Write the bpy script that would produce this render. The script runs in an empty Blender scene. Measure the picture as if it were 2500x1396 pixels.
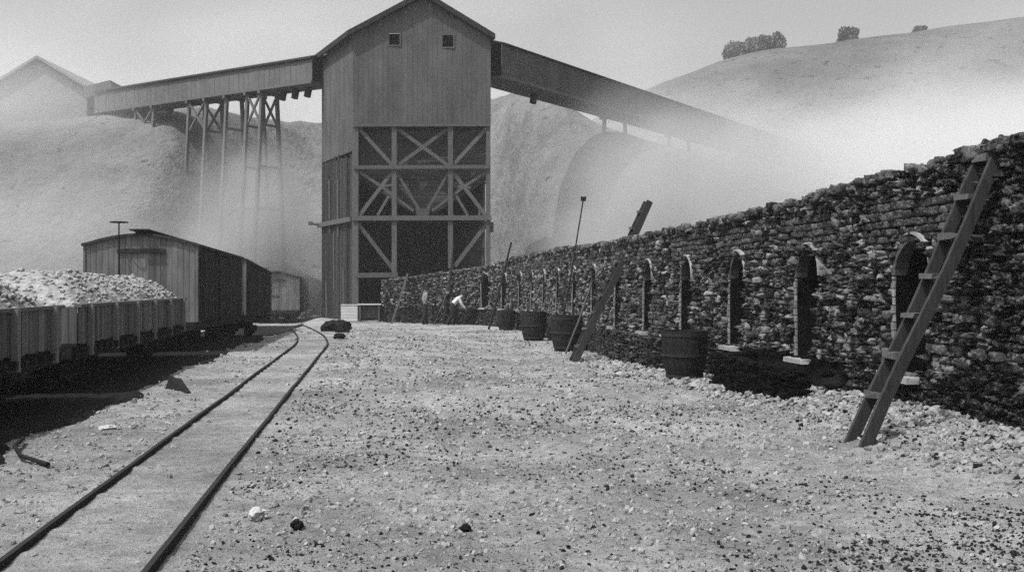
import bpy, math, random
import numpy as np
from mathutils import Vector, Matrix
random.seed(7); rng = np.random.default_rng(7)
sc = bpy.context.scene
COL = sc.collection
EYE = 1.7
K = 0.134                      # the yard's tracks and oven wall run along (-K, 1)
def P(px, py, Y):              # a point of the place seen at that spot of the photograph, Y metres away
    return Vector(((px-1250)*Y/2500, Y, EYE-(py-698)*Y/2500))
def smooth(a, b, x):
    t = np.clip((np.asarray(x, float)-a)/(b-a), 0, 1); return t*t*(3-2*t)
_T = np.random.default_rng(3).random((256, 256))
def vnoise(x, y):
    x = np.asarray(x, float); y = np.asarray(y, float)
    xi = np.floor(x).astype(int); yi = np.floor(y).astype(int); fx = x-xi; fy = y-yi
    fx = fx*fx*(3-2*fx); fy = fy*fy*(3-2*fy)
    g = lambda a, b: _T[a % 256, b % 256]
    return (g(xi,yi)*(1-fx)+g(xi+1,yi)*fx)*(1-fy)+(g(xi,yi+1)*(1-fx)+g(xi+1,yi+1)*fx)*fy
def fbm(x, y, o=4):
    s = 0; a = .5
    for k in range(o): s = s+a*(vnoise(x*2**k+17*k, y*2**k+5*k)-.5); a *= .5
    return s

# ------------------------------------------------------------------ materials
def mat(name, lo, hi, scale=8, stretch=(1,1,1), bump=.3, bscale=None, rough=.9, w=.5, dist=.02, spots=None):
    m = bpy.data.materials.new(name); m.use_nodes = True; nt = m.node_tree; N = nt.nodes; L = nt.links
    b = N['Principled BSDF']; b.inputs['Roughness'].default_value = rough
    b.inputs['Specular IOR Level'].default_value = .08 if not name.startswith(('bricked_oven', 'oven_soot', 'dark_int')) else 0.0
    tc = N.new('ShaderNodeTexCoord'); mp = N.new('ShaderNodeMapping'); mp.inputs['Scale'].default_value = stretch
    L.new(tc.outputs['Object'], mp.inputs[0])
    n1 = N.new('ShaderNodeTexNoise'); n1.inputs['Scale'].default_value = scale; n1.inputs['Detail'].default_value = 8; n1.inputs['Roughness'].default_value = .7
    L.new(mp.outputs[0], n1.inputs['Vector'])
    r = N.new('ShaderNodeMapRange'); r.inputs[1].default_value = .3 if name != 'sooty_wall_stone' else .50; r.inputs[2].default_value = .7 if name != 'sooty_wall_stone' else .80
    L.new(n1.outputs[0], r.inputs[0])
    at = N.new('ShaderNodeAttribute'); at.attribute_name = 'shade'
    mx = N.new('ShaderNodeMix'); mx.inputs[0].default_value = w
    L.new(r.outputs[0], mx.inputs[2]); L.new(at.outputs['Fac'], mx.inputs[3])
    r2 = N.new('ShaderNodeMapRange'); r2.inputs[3].default_value = lo; r2.inputs[4].default_value = hi
    L.new(mx.outputs[0], r2.inputs[0])
    out = r2.outputs[0]
    if spots:                                            # soot or coke specks: (noise scale, threshold, value)
        n3 = N.new('ShaderNodeTexNoise'); n3.inputs['Scale'].default_value = spots[0]; n3.inputs['Detail'].default_value = 5; n3.inputs['Roughness'].default_value = .75
        L.new(tc.outputs['Object'], n3.inputs['Vector'])
        r3 = N.new('ShaderNodeMapRange'); r3.inputs[1].default_value = spots[1]; r3.inputs[2].default_value = spots[1]+.06
        L.new(n3.outputs[0], r3.inputs[0])
        m3 = N.new('ShaderNodeMix'); L.new(r3.outputs[0], m3.inputs[0]); L.new(out, m3.inputs[2]); m3.inputs[3].default_value = spots[2]
        out = m3.outputs[0]
    if name == 'ash_ground':                             # coal dust lying in broad drifts
        n4 = N.new('ShaderNodeTexNoise'); n4.inputs['Scale'].default_value = .45; n4.inputs['Detail'].default_value = 6; n4.inputs['Roughness'].default_value = .65
        L.new(tc.outputs['Object'], n4.inputs['Vector'])
        r4 = N.new('ShaderNodeMapRange'); r4.inputs[1].default_value = .35; r4.inputs[2].default_value = .62; r4.inputs[3].default_value = .55; r4.inputs[4].default_value = 1.12
        L.new(n4.outputs[0], r4.inputs[0])
        m4 = N.new('ShaderNodeMath'); m4.operation = 'MULTIPLY'; L.new(out, m4.inputs[0]); L.new(r4.outputs[0], m4.inputs[1]); out = m4.outputs[0]
    cb = N.new('ShaderNodeCombineColor')
    for k in range(3): L.new(out, cb.inputs[k])
    L.new(cb.outputs[0], b.inputs['Base Color'])
    if bump:
        n2 = N.new('ShaderNodeTexNoise'); n2.inputs['Scale'].default_value = bscale or scale*3; n2.inputs['Detail'].default_value = 6; n2.inputs['Roughness'].default_value = .7
        L.new(mp.outputs[0], n2.inputs['Vector'])
        bp = N.new('ShaderNodeBump'); bp.inputs['Strength'].default_value = bump; bp.inputs['Distance'].default_value = dist
        L.new(n2.outputs[0], bp.inputs['Height']); L.new(bp.outputs[0], b.inputs['Normal'])
    return m
M = {}
M['ground'] = mat('ash_ground', .165, .345, 5, bump=1, bscale=26, dist=.05, w=.12, spots=(19, .575, .04))
M['hill'] = mat('bare_hillside', .085, .19, .22, bump=.9, bscale=1.2, dist=.5, w=0, spots=(1.1, .60, .055))
M['farhill'] = mat('ridge_ground', .05, .11, .08, bump=.8, bscale=.4, dist=.8, w=0, spots=(.45, .58, .03))
M['gravel'] = mat('pale_gravel', .09, .30, 30, bump=.5, w=.75)
M['coke'] = mat('black_coke', .004, .022, 30, bump=.6, w=.6)
M['heap'] = mat('pale_coke_heap', .12, .36, 14, bump=1, bscale=30, w=.5, spots=(7,.62,.08))
M['rail'] = mat('rusty_rail', .012, .03, 20, bump=.3, rough=.8)
M['stone'] = mat('sooty_wall_stone', .002, .40, 26, bump=1, bscale=60, w=.42, dist=.02, spots=(2.2, .60, .02))
M['fill'] = mat('bank_earth', .03, .07, 3, bump=.5)
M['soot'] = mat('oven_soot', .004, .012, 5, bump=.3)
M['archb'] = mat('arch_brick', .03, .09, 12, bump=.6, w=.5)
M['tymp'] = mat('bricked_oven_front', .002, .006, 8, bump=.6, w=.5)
M['sill'] = mat('sill_stone', .12, .30, 10, bump=.5)
M['jamb'] = mat('pale_jamb_brick', .07, .26, 12, bump=.8, w=.6)
M['palestone'] = mat('pale_stone', .24, .44, 10, bump=.8, w=0)
M['mortar'] = mat('sunlit_hood_mortar', .14, .34, 14, bump=.8, w=.5)
M['siding'] = mat('weathered_siding', .045, .10, .8, (1,1,.5), bump=.25, w=.12)
M['sideboard'] = mat('sooty_side_board', .006, .055, 3.5, (3,3,.12), bump=.4, w=.55)
M['timber'] = mat('pale_frame_timber', .045, .115, 5, (2,2,.5), bump=.4, w=.4)
M['hopper'] = mat('hopper_plank', .035, .09, 4, bump=.4, w=.6)
M['roof'] = mat('dark_roof', .015, .035, 6, bump=.4)
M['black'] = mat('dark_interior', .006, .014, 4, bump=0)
M['gallery'] = mat('gallery_board', .045, .09, .9, bump=.3, w=.2)
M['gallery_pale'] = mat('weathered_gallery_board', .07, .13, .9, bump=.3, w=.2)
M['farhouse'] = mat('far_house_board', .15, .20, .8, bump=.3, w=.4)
M['trestle'] = mat('trestle_timber', .07, .12, 3, bump=.3)
M['carboard'] = mat('freight_car_board', .008, .05, 5, (3,3,.12), bump=.5, w=.6)
M['carend'] = mat('pale_car_end', .05, .19, 2.2, (1.5,1.5,.35), bump=.4, w=.3)  # car ends and corner posts, paler than the side boards
M['gonboard'] = mat('gondola_plank', .03, .20, 5, (3,3,.15), bump=.5, w=.6)
M['carroof'] = mat('tarred_car_roof', .02, .05, 6, bump=.5)
M['iron'] = mat('dark_iron', .006, .02, 15, bump=.4, rough=.7)
M['tub'] = mat('black_tub_stave', .005, .022, 10, (2,2,.3), bump=.5, w=.5)
M['hoop'] = mat('tub_hoop', .012, .035, 15, bump=.3, rough=.6)
M['ladder'] = mat('grey_ladder_board', .01, .06, 8, (4,4,.4), bump=.5, w=.4)
M['ladder_pale'] = mat('pale_ladder_board', .03, .10, 8, (4,4,.4), bump=.5, w=.4)
M['white'] = mat('whitewashed_board', .34, .48, 6, bump=.3)
M['shirt'] = mat('pale_cotton', .14, .22, 20, bump=.4)
M['white_shirt'] = mat('white_cotton', .42, .55, 20, bump=.3)
M['trouser'] = mat('dark_cloth', .015, .035, 20, bump=.4)
M['skin'] = mat('skin', .18, .26, 20, bump=.2)
M['hat'] = mat('black_felt', .01, .02, 20, bump=.3)
M['leaf'] = mat('hazy_leaf', .07, .14, 2, bump=0, w=.7)
M['bark'] = mat('bark', .05, .09, 5, bump=.4)

# ------------------------------------------------------------------ mesh helpers
class MB:
    def __init__(s): s.v = []; s.f = []; s.sh = []; s.shade = .5
    def add(s, vs, fs, shade=None):
        o = len(s.v); s.v += [tuple(v) for v in vs]; s.f += [tuple(i+o for i in f) for f in fs]
        s.sh += [s.shade if shade is None else shade]*len(fs)
    def hexa(s, p, shade=None):       # p: 4 bottom, 4 top
        s.add(p, [(3,2,1,0),(4,5,6,7),(0,1,5,4),(1,2,6,5),(2,3,7,6),(3,0,4,7)], shade)
    def box(s, c, d, shade=None, rz=0, jit=0):
        x, y, z = d[0]/2, d[1]/2, d[2]/2; p = []
        for (a, b, e) in ((-x,-y,-z),(x,-y,-z),(x,y,-z),(-x,y,-z),(-x,-y,z),(x,-y,z),(x,y,z),(-x,y,z)):
            a += random.uniform(-jit, jit); b += random.uniform(-jit, jit); e += random.uniform(-jit, jit)
            p.append((c[0]+a*math.cos(rz)-b*math.sin(rz), c[1]+a*math.sin(rz)+b*math.cos(rz), c[2]+e))
        s.hexa(p, shade)
    def beam(s, p0, p1, w, h, side=None, shade=None):   # w along side, h across it
        p0 = Vector(p0); p1 = Vector(p1); d = (p1-p0).normalized()
        if side is None: side = Vector((0,0,1)).cross(d) if abs(d.z) < .95 else Vector((1,0,0))
        a = Vector(side); a = (a-d*a.dot(d)).normalized(); b = d.cross(a)
        q = []
        for p in (p0, p1):
            for (i, j) in ((-1,-1),(1,-1),(1,1),(-1,1)): q.append(p+a*(i*w/2)+b*(j*h/2))
        s.hexa(q, shade)
    def tube(s, pts, rs, n=8, shade=None, caps=True):
        pts = [Vector(p) for p in pts]
        if not hasattr(rs, '__len__'): rs = [rs]*len(pts)
        vs = []; fs = []
        for i, p in enumerate(pts):
            d = (pts[min(i+1, len(pts)-1)]-pts[max(i-1, 0)]).normalized()
            a = d.cross(Vector((0,0,1))) if abs(d.z) < .9 else d.cross(Vector((1,0,0))); a.normalize(); b = d.cross(a)
            for k in range(n):
                t = 2*math.pi*k/n; vs.append(p+(a*math.cos(t)+b*math.sin(t))*rs[i])
        for i in range(len(pts)-1):
            for k in range(n): fs.append((i*n+k, i*n+(k+1) % n, (i+1)*n+(k+1) % n, (i+1)*n+k))
        if caps: fs += [tuple(range(n))[::-1], tuple((len(pts)-1)*n+k for k in range(n))]
        s.add(vs, fs, shade)
    def lathe(s, prof, n=24, c=(0,0,0), shade=None, stave=False):
        for k in range(n):
            a0 = 2*math.pi*k/n; a1 = 2*math.pi*(k+1)/n; vs = []; fs = []
            for (r, z) in prof:
                for a in (a0, a1): vs.append((c[0]+r*math.cos(a), c[1]+r*math.sin(a), c[2]+z))
            for i in range(len(prof)-1): fs.append((2*i, 2*i+1, 2*i+3, 2*i+2))
            s.add(vs, fs, random.random() if stave else shade)
    def poly(s, pts, d, shade=None):   # extrude a planar outline by vector d
        n = len(pts); d = Vector(d); q = [Vector(p) for p in pts]; q += [p+d for p in q]
        s.add(q, [tuple(range(n))[::-1], tuple(range(n, 2*n))]+[(i, (i+1) % n, n+(i+1) % n, n+i) for i in range(n)], shade)
def off_of(o):
    v = Vector((0,0,0))
    while o is not None: v = v+o.location; o = o.parent
    return v
def build(mb, name, material, parent=None, world=True, smoothf=False):
    me = bpy.data.meshes.new(name)
    v = np.array([tuple(p) for p in mb.v], float)
    if parent is not None and world: v = v-np.array(off_of(parent))
    me.from_pydata(v.tolist(), [], mb.f); me.materials.append(material)
    a = me.attributes.new('shade', 'FLOAT', 'FACE'); a.data.foreach_set('value', mb.sh)
    if smoothf: me.polygons.foreach_set('use_smooth', [True]*len(me.polygons))
    o = bpy.data.objects.new(name, me); COL.objects.link(o)
    if parent is not None: o.parent = parent
    import bmesh
    bm = bmesh.new(); bm.from_mesh(me); bmesh.ops.recalc_face_normals(bm, faces=bm.faces); bm.to_mesh(me); bm.free()
    return o
def tag(o, label, cat, group=None):
    o['label'] = label; o['category'] = cat
    if group: o['group'] = group
    return o
def thing(name, label, cat, loc=(0,0,0), group=None, rot=(0,0,0)):
    o = bpy.data.objects.new(name, None); COL.objects.link(o); o.location = loc; o.rotation_euler = rot
    o.empty_display_size = .3
    return tag(o, label, cat, group)
def dup(root, loc, rot, label):
    r = root.copy(); COL.objects.link(r); r.location = loc; r.rotation_euler = rot; r['label'] = label
    def rec(src, dst):
        for ch in list(src.children):
            c = ch.copy(); COL.objects.link(c); c.parent = dst; rec(ch, c)
    rec(root, r); return r
def near(o, locs=None): return o

# a lump template: cube of 3x3x3 surface points, rounded
_g = [(x,y,z) for x in (-1,0,1) for y in (-1,0,1) for z in (-1,0,1) if (x,y,z) != (0,0,0)]
_idx = {p:i for i, p in enumerate(_g)}
_fq = []
for ax in range(3):
    for sg in (-1, 1):
        u, w = [(1,2),(2,0),(0,1)][ax]
        for a in (-1, 0):
            for b in (-1, 0):
                q = []
                for (i, j) in ((a,b),(a+1,b),(a+1,b+1),(a,b+1)):
                    p = [0,0,0]; p[ax] = sg; p[u] = i; p[w] = j; q.append(_idx[tuple(p)])
                _fq.append(q if sg > 0 else q[::-1])
LUMP = np.array(_g, float); LQ = np.array(_fq)
def lumps(cent, half, ax_u, ax_v, ax_w, rnd, jit, shade, name, material, parent=None, smoothf=False):
    """many irregular stones in one mesh. cent (n,3); half (n,3); axes (n,3) each; rnd, jit (n,)"""
    n = len(cent); T = np.repeat(LUMP[None], n, 0)
    ln = np.linalg.norm(LUMP, axis=1)[None,:,None]
    T = T*(1-rnd[:,None,None])+(T/ln)*rnd[:,None,None]
    T = T+rng.normal(0, 1, T.shape)*jit[:,None,None]
    T = T*half[:,None,:]
    V = cent[:,None,:]+T[...,0:1]*ax_u[:,None,:]+T[...,1:2]*ax_v[:,None,:]+T[...,2:3]*ax_w[:,None,:]
    V = V.reshape(-1,3); F = (LQ[None]+26*np.arange(n)[:,None,None]).reshape(-1,4)
    if parent is not None: V = V-np.array(off_of(parent))
    me = bpy.data.meshes.new(name); me.vertices.add(len(V)); me.vertices.foreach_set('co', V.ravel())
    me.loops.add(F.size); me.loops.foreach_set('vertex_index', F.ravel().astype(np.int32))
    me.polygons.add(len(F)); me.polygons.foreach_set('loop_start', np.arange(0, F.size, 4, dtype=np.int32))
    me.update(calc_edges=True); me.materials.append(material)
    a = me.attributes.new('shade', 'FLOAT', 'FACE'); a.data.foreach_set('value', np.repeat(shade, 24).astype(np.float32))
    me.polygons.foreach_set('use_smooth', [smoothf]*len(F)); me.validate()
    o = bpy.data.objects.new(name, me); COL.objects.link(o)
    if parent is not None: o.parent = parent
    return o
def _fine(m):
    g = sorted({(i, j, k) for i in range(m+1) for j in range(m+1) for k in range(m+1) if 0 in (i, j, k) or m in (i, j, k)})
    ix = {p: i for i, p in enumerate(g)}; fq = []
    for ax in range(3):
        u, w_ = [(1,2),(2,0),(0,1)][ax]
        for side in (0, m):
            for a in range(m):
                for b in range(m):
                    q = []
                    for (i, j) in ((a,b),(a+1,b),(a+1,b+1),(a,b+1)):
                        p = [0,0,0]; p[ax] = side; p[u] = i; p[w_] = j; q.append(ix[tuple(p)])
                    fq.append(q if side else q[::-1])
    G = np.array(g, float)/m*2-1; Wt = np.zeros((len(g), 27))
    for r_, p in enumerate(G):
        wts = [(np.clip(1-abs(p[c]-t), 0, 1)) for c in range(3) for t in (-1,0,1)]
        for i in range(3):
            for j in range(3):
                for k in range(3): Wt[r_, i*9+j*3+k] = wts[i]*wts[3+j]*wts[6+k]
    return G, np.array(fq), Wt
FG, FQ, FW = _fine(4)
def lumps_fine(cent, half, ax_u, ax_v, ax_w, rnd, jit, shade, name, material, parent=None):
    n = len(cent); m = len(FG); T = np.repeat(FG[None], n, 0); ln = np.linalg.norm(FG, axis=1)[None,:,None]
    T = T*(1-rnd[:,None,None])+(T/ln)*rnd[:,None,None]
    low = rng.normal(0, 1, (n, 27, 3))*jit[:,None,None]
    T = T+np.einsum('ab,nbc->nac', FW, low)*1.25+rng.normal(0, 1, T.shape)*(jit*.6)[:,None,None]
    T = T*half[:,None,:]
    V = (cent[:,None,:]+T[...,0:1]*ax_u[:,None,:]+T[...,1:2]*ax_v[:,None,:]+T[...,2:3]*ax_w[:,None,:]).reshape(-1,3)
    F = (FQ[None]+m*np.arange(n)[:,None,None]).reshape(-1,4)
    if parent is not None: V = V-np.array(off_of(parent))
    me = bpy.data.meshes.new(name); me.vertices.add(len(V)); me.vertices.foreach_set('co', V.ravel())
    me.loops.add(F.size); me.loops.foreach_set('vertex_index', F.ravel().astype(np.int32))
    me.polygons.add(len(F)); me.polygons.foreach_set('loop_start', np.arange(0, F.size, 4, dtype=np.int32))
    me.update(calc_edges=True); me.materials.append(material)
    a = me.attributes.new('shade', 'FLOAT', 'FACE'); a.data.foreach_set('value', np.repeat(shade, len(FQ)).astype(np.float32))
    me.validate(); o = bpy.data.objects.new(name, me); COL.objects.link(o)
    if parent is not None: o.parent = parent
    return o
def random_axes(n):
    a = rng.normal(size=(n,3)); a /= np.linalg.norm(a, axis=1)[:,None]
    b = rng.normal(size=(n,3)); b -= a*(a*b).sum(1)[:,None]; b /= np.linalg.norm(b, axis=1)[:,None]
    return a, b, np.cross(a, b)

# ------------------------------------------------------------------ ground
def gz(x, y):
    x = np.asarray(x, float); y = np.asarray(y, float); L = x+K*y
    z = -.25*smooth(17, 27, y)*smooth(-.5, 4, L)
    z = np.minimum(z, 0)-(.2*smooth(28, 50, y))*(1-smooth(17, 27, y)*smooth(-.5, 4, L))
    z = z-.32*smooth(31, 46, y)*smooth(-3.2, -4.6, L)
    z = z+.28*smooth(4.6, 6.4, L)*smooth(17.5, 12.5, y)          # rubble bank at the foot of the wall
    return z
def gzn(x, y):
    L = np.asarray(x)+K*np.asarray(y)
    bed = 1-.75*smooth(-2.7, -2.3, L)*smooth(-1.1, -1.4, L)
    f = np.clip(1.6-np.asarray(y)/40, .3, 1)
    return gz(x, y)+bed*f*(.10*fbm(np.asarray(x)*.9, np.asarray(y)*.9, 3)+.05*fbm(np.asarray(x)*6, np.asarray(y)*6, 3)+.035*fbm(np.asarray(x)*17+9, np.asarray(y)*17, 2))
_gz0 = gzn
def _seg(x, y, a, b):
    ax, ay = a; bx, by = b; dx, dy = bx-ax, by-ay
    t = np.clip(((x-ax)*dx+(y-ay)*dy)/(dx*dx+dy*dy), 0, 1); return np.hypot(x-ax-t*dx, y-ay-t*dy)
def gzn(x, y):
    x = np.asarray(x, float); y = np.asarray(y, float); L = x+K*y; z = _gz0(x, y)
    wob = .25*fbm(x*.5, y*.5, 3)
    for (a, b, dp) in (((-.5,19.6),(3.2,22.3),.09), ((.8,14.5),(4.0,16.1),.08), ((1.6,11.6),(4.3,12.3),.05), ((-1.0,24.5),(2.8,26.5),.06)):
        z = z-dp*np.exp(-(_seg(x, y, a, b)+wob*.5)**2/.10)*(.6+.8*vnoise(x*3, y*3))
    for (l0, ph) in ((.4, 0.), (1.3, .1), (2.5, 2.), (3.5, 2.1)):
        z = z-.028*np.exp(-(L-l0-.5*np.sin(y*.16+ph)+wob)**2/.02)
    bed = smooth(-2.35, -2.2, L)*smooth(-1.25, -1.4, L)
    ty = (y*1.009/.62)%1.0
    z = z+bed*.028*np.exp(-((ty-.5)/.16)**2)*vnoise(y*1.6/1.0, x*0+2)
    return z
def gzs(x, y): return float(gz(x, y))
def grid_mesh(name, xs, ys, fz, material):
    X, Y = np.meshgrid(xs, ys); Z = fz(X, Y); V = np.stack([X, Y, Z], -1).reshape(-1,3)
    nx = len(xs); ny = len(ys); i = (np.arange(ny-1)[:,None]*nx+np.arange(nx-1)[None]).ravel()
    F = np.stack([i, i+1, i+nx+1, i+nx], 1)
    me = bpy.data.meshes.new(name); me.vertices.add(len(V)); me.vertices.foreach_set('co', V.ravel())
    me.loops.add(F.size); me.loops.foreach_set('vertex_index', F.ravel().astype(np.int32))
    me.polygons.add(len(F)); me.polygons.foreach_set('loop_start', np.arange(0, F.size, 4, dtype=np.int32))
    me.update(calc_edges=True); me.materials.append(material); me.polygons.foreach_set('use_smooth', [True]*len(F))
    o = bpy.data.objects.new(name, me); COL.objects.link(o); return o
xs = np.concatenate([[-290,-150,-80,-50,-35,-25,-20], np.arange(-17, -9, .16), np.arange(-9, 7.2, .045), [7.6,8.5,10,14,20,30,50,90,160,290]])
ys = np.concatenate([[-20,-10,-4,0,2,3.5,4.5], np.arange(5, 16, .045), np.arange(16, 28, .09), np.arange(28, 60, .3), [62,66,72,80,95,120,160,220,290]])
g = grid_mesh('ground', xs, ys, gzn, M['ground']); g['kind'] = 'structure'

# bare hillside behind the bin
def hz(x, y):
    w = 3*fbm(x*.06, y*.06, 3)+1.2*fbm(x*.25, y*.25, 3)
    y0 = 56.5+13.5*smooth(-23, -15.5, x)*smooth(3.5, -2.5, x)
    W = np.interp(x, [-60,-22,-17,0,6], [20,18,22,22,19])
    d = np.maximum(0, y-y0-np.maximum(0, w+.6))
    A = np.interp(x, [-80,-45,-21,-8,0,6,14,24,40], [15,14.2,15.6,19.5,19,14.6,11.8,8,4])
    h = A*(smooth(-W, W, d)-.5)*2
    return h-.8+1.1*fbm(x*.12, y*.12, 4)*smooth(0, 4, h)+.35*fbm(x*.6, y*.6, 3)*smooth(0, 3, h)
hx = np.concatenate([[-250,-180,-130,-100], np.arange(-80, 60, 1.0), [65,75,90]])
hy = np.concatenate([np.arange(40, 150, .8), [155,165,180,200,230]])
h = grid_mesh('hillside', hx, hy, lambda x, y: np.where(hz(x, y) < -.45, -1.2, hz(x, y)), M['hill']); h['kind'] = 'structure'
# the far ridge to the right
def ridge(x, y):
    az = x/y*2500+1250
    crest = np.interp(az, [900,1200,1400,1590,1760,1850,2000,2200,2500,2900], [420,400,320,215,152,130,112,86,46,10])
    zc = 1.7+(698-crest)*.08
    t = smooth(110, 200, y)
    return zc*t*(1-.3*smooth(200, 280, y))-.5+1.2*fbm(x*.06, y*.06, 4)*t
r_ = grid_mesh('far_ridge', np.arange(-30, 260, 2.5), np.arange(105, 285, 2.5), ridge, M['farhill']); r_['kind'] = 'structure'

shade_y = np.arange(3, 56, .15)  # near-black sheet under the cars: their shadow put into its colour
def shade_x(u, y):      # u across the shade sheet 0..1, ragged edge towards the yard
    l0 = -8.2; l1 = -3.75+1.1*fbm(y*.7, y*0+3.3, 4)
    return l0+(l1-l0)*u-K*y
Ug, Yg = np.meshgrid(np.linspace(0, 1, 40), shade_y); Xg = shade_x(Ug, Yg); 
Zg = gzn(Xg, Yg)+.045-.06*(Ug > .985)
Vb = np.stack([Xg, Yg, Zg], -1).reshape(-1, 3); ib = (np.arange(len(shade_y)-1)[:,None]*40+np.arange(39)[None]).ravel()
me = bpy.data.meshes.new('car_shade_sheet'); me.from_pydata(Vb.tolist(), [], np.stack([ib, ib+1, ib+41, ib+40], 1).tolist()); me.materials.append(mat('painted_car_shade', .004, .016, 12, bump=1, bscale=40, dist=.03, w=0))
cb_ = bpy.data.objects.new('car_shade_sheet', me); COL.objects.link(cb_); cb_['kind'] = 'structure'

# ------------------------------------------------------------------ railway track
tr = thing('railway_track', 'narrow track of two dark rails sunk in ash, curving left', 'track', (-2.6, 6, 0))
def rail_path(off):
    pts = []
    for Y in np.concatenate([np.arange(3.6, 28, 1.2), np.arange(28, 56, .8)]):
        Lc = -1.80-max(0, Y-28.5)**1.45*.026
        x = Lc+off-K*Y
        pts.append((x, Y, gzs(x, Y)))
    return pts
for off in (-.46, .46):
    mb = MB(); pts = rail_path(off); prof = [(-.024,-.05),(-.024,.022),(-.019,.038),(.019,.038),(.024,.022),(.024,-.05)]
    vs = []; fs = []
    for i, p in enumerate(pts):
        jx = random.uniform(-.008, .008); jz = random.uniform(-.006, .006)
        for (a, b) in prof: vs.append((p[0]+a+jx, p[1], p[2]+b+.012+jz))
    n = len(prof)
    for i in range(len(pts)-1):
        for k in range(n): fs.append((i*n+k, i*n+(k+1) % n, (i+1)*n+(k+1) % n, (i+1)*n+k))
    fs += [tuple(range(n)), tuple((len(pts)-1)*n+k for k in range(n))]
    mb.add(vs, fs); build(mb, 'rail', M['rail'], tr)

# ------------------------------------------------------------------ freight cars (local: x right, y along the track, z above rail)
CARL = -4.5; HW = 1.35
YAW = math.atan(K)
def truck(parent, y):
    mb = MB()
    for sx in (-1, 1):
        mb.box((sx*.78, y, .42), (.09, 1.5, .14)); mb.box((sx*.78, y, .30), (.08, .5, .3))
        for dy in (-.62, .62): mb.box((sx*.80, y+dy, .36), (.12, .2, .24))
    mb.box((0, y, .46), (1.5, .32, .22))
    t = build(mb, 'truck', M['iron'], parent, False)
    for sx in (-1, 1):
        for dy in (-.62, .62):
            w = MB(); c = (sx*.62, y+dy, .33)
            w.tube([(c[0]-.05*sx, c[1], c[2]), (c[0]+.05*sx, c[1], c[2])], .33, 20); w.tube([(c[0]-.09*sx, c[1], c[2]), (c[0]-.05*sx, c[1], c[2])], .37, 20)
            w.tube([(c[0], c[1], c[2]), (c[0]+.14*sx, c[1], c[2])], .09, 10)
            build(w, 'wheel', M['iron'], t, False)
def boards_side(mb, x, y0, y1, z0, z1, bw, th=.03, skip=None, prob=0):
    y = y0
    while y < y1-.02:
        b = min(bw*random.uniform(.9, 1.1), y1-y)
        if not (skip and skip[0] < y+b/2 < skip[1]):
            d = random.uniform(-.006, .006); zz = z0+random.uniform(-.012, .012)
            mb.box((x+d, y+b/2, (zz+z1)/2), (th, b-.012, z1-zz), random.random())
        y += b
def boards_end(mb, y, x0, x1, z0, zf, bw, th=.03):
    x = x0
    while x < x1-.02:
        b = min(bw, x1-x); d = random.uniform(-.004, .004)
        p = [(x+.004, y-th/2+d, z0), (x+b-.004, y-th/2+d, z0), (x+b-.004, y+th/2+d, z0), (x+.004, y+th/2+d, z0)]
        p += [(x+.004, y-th/2+d, zf(x)), (x+b-.004, y-th/2+d, zf(x+b)), (x+b-.004, y+th/2+d, zf(x+b)), (x+.004, y+th/2+d, zf(x))]
        mb.hexa(p, random.random()); x += b
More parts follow.
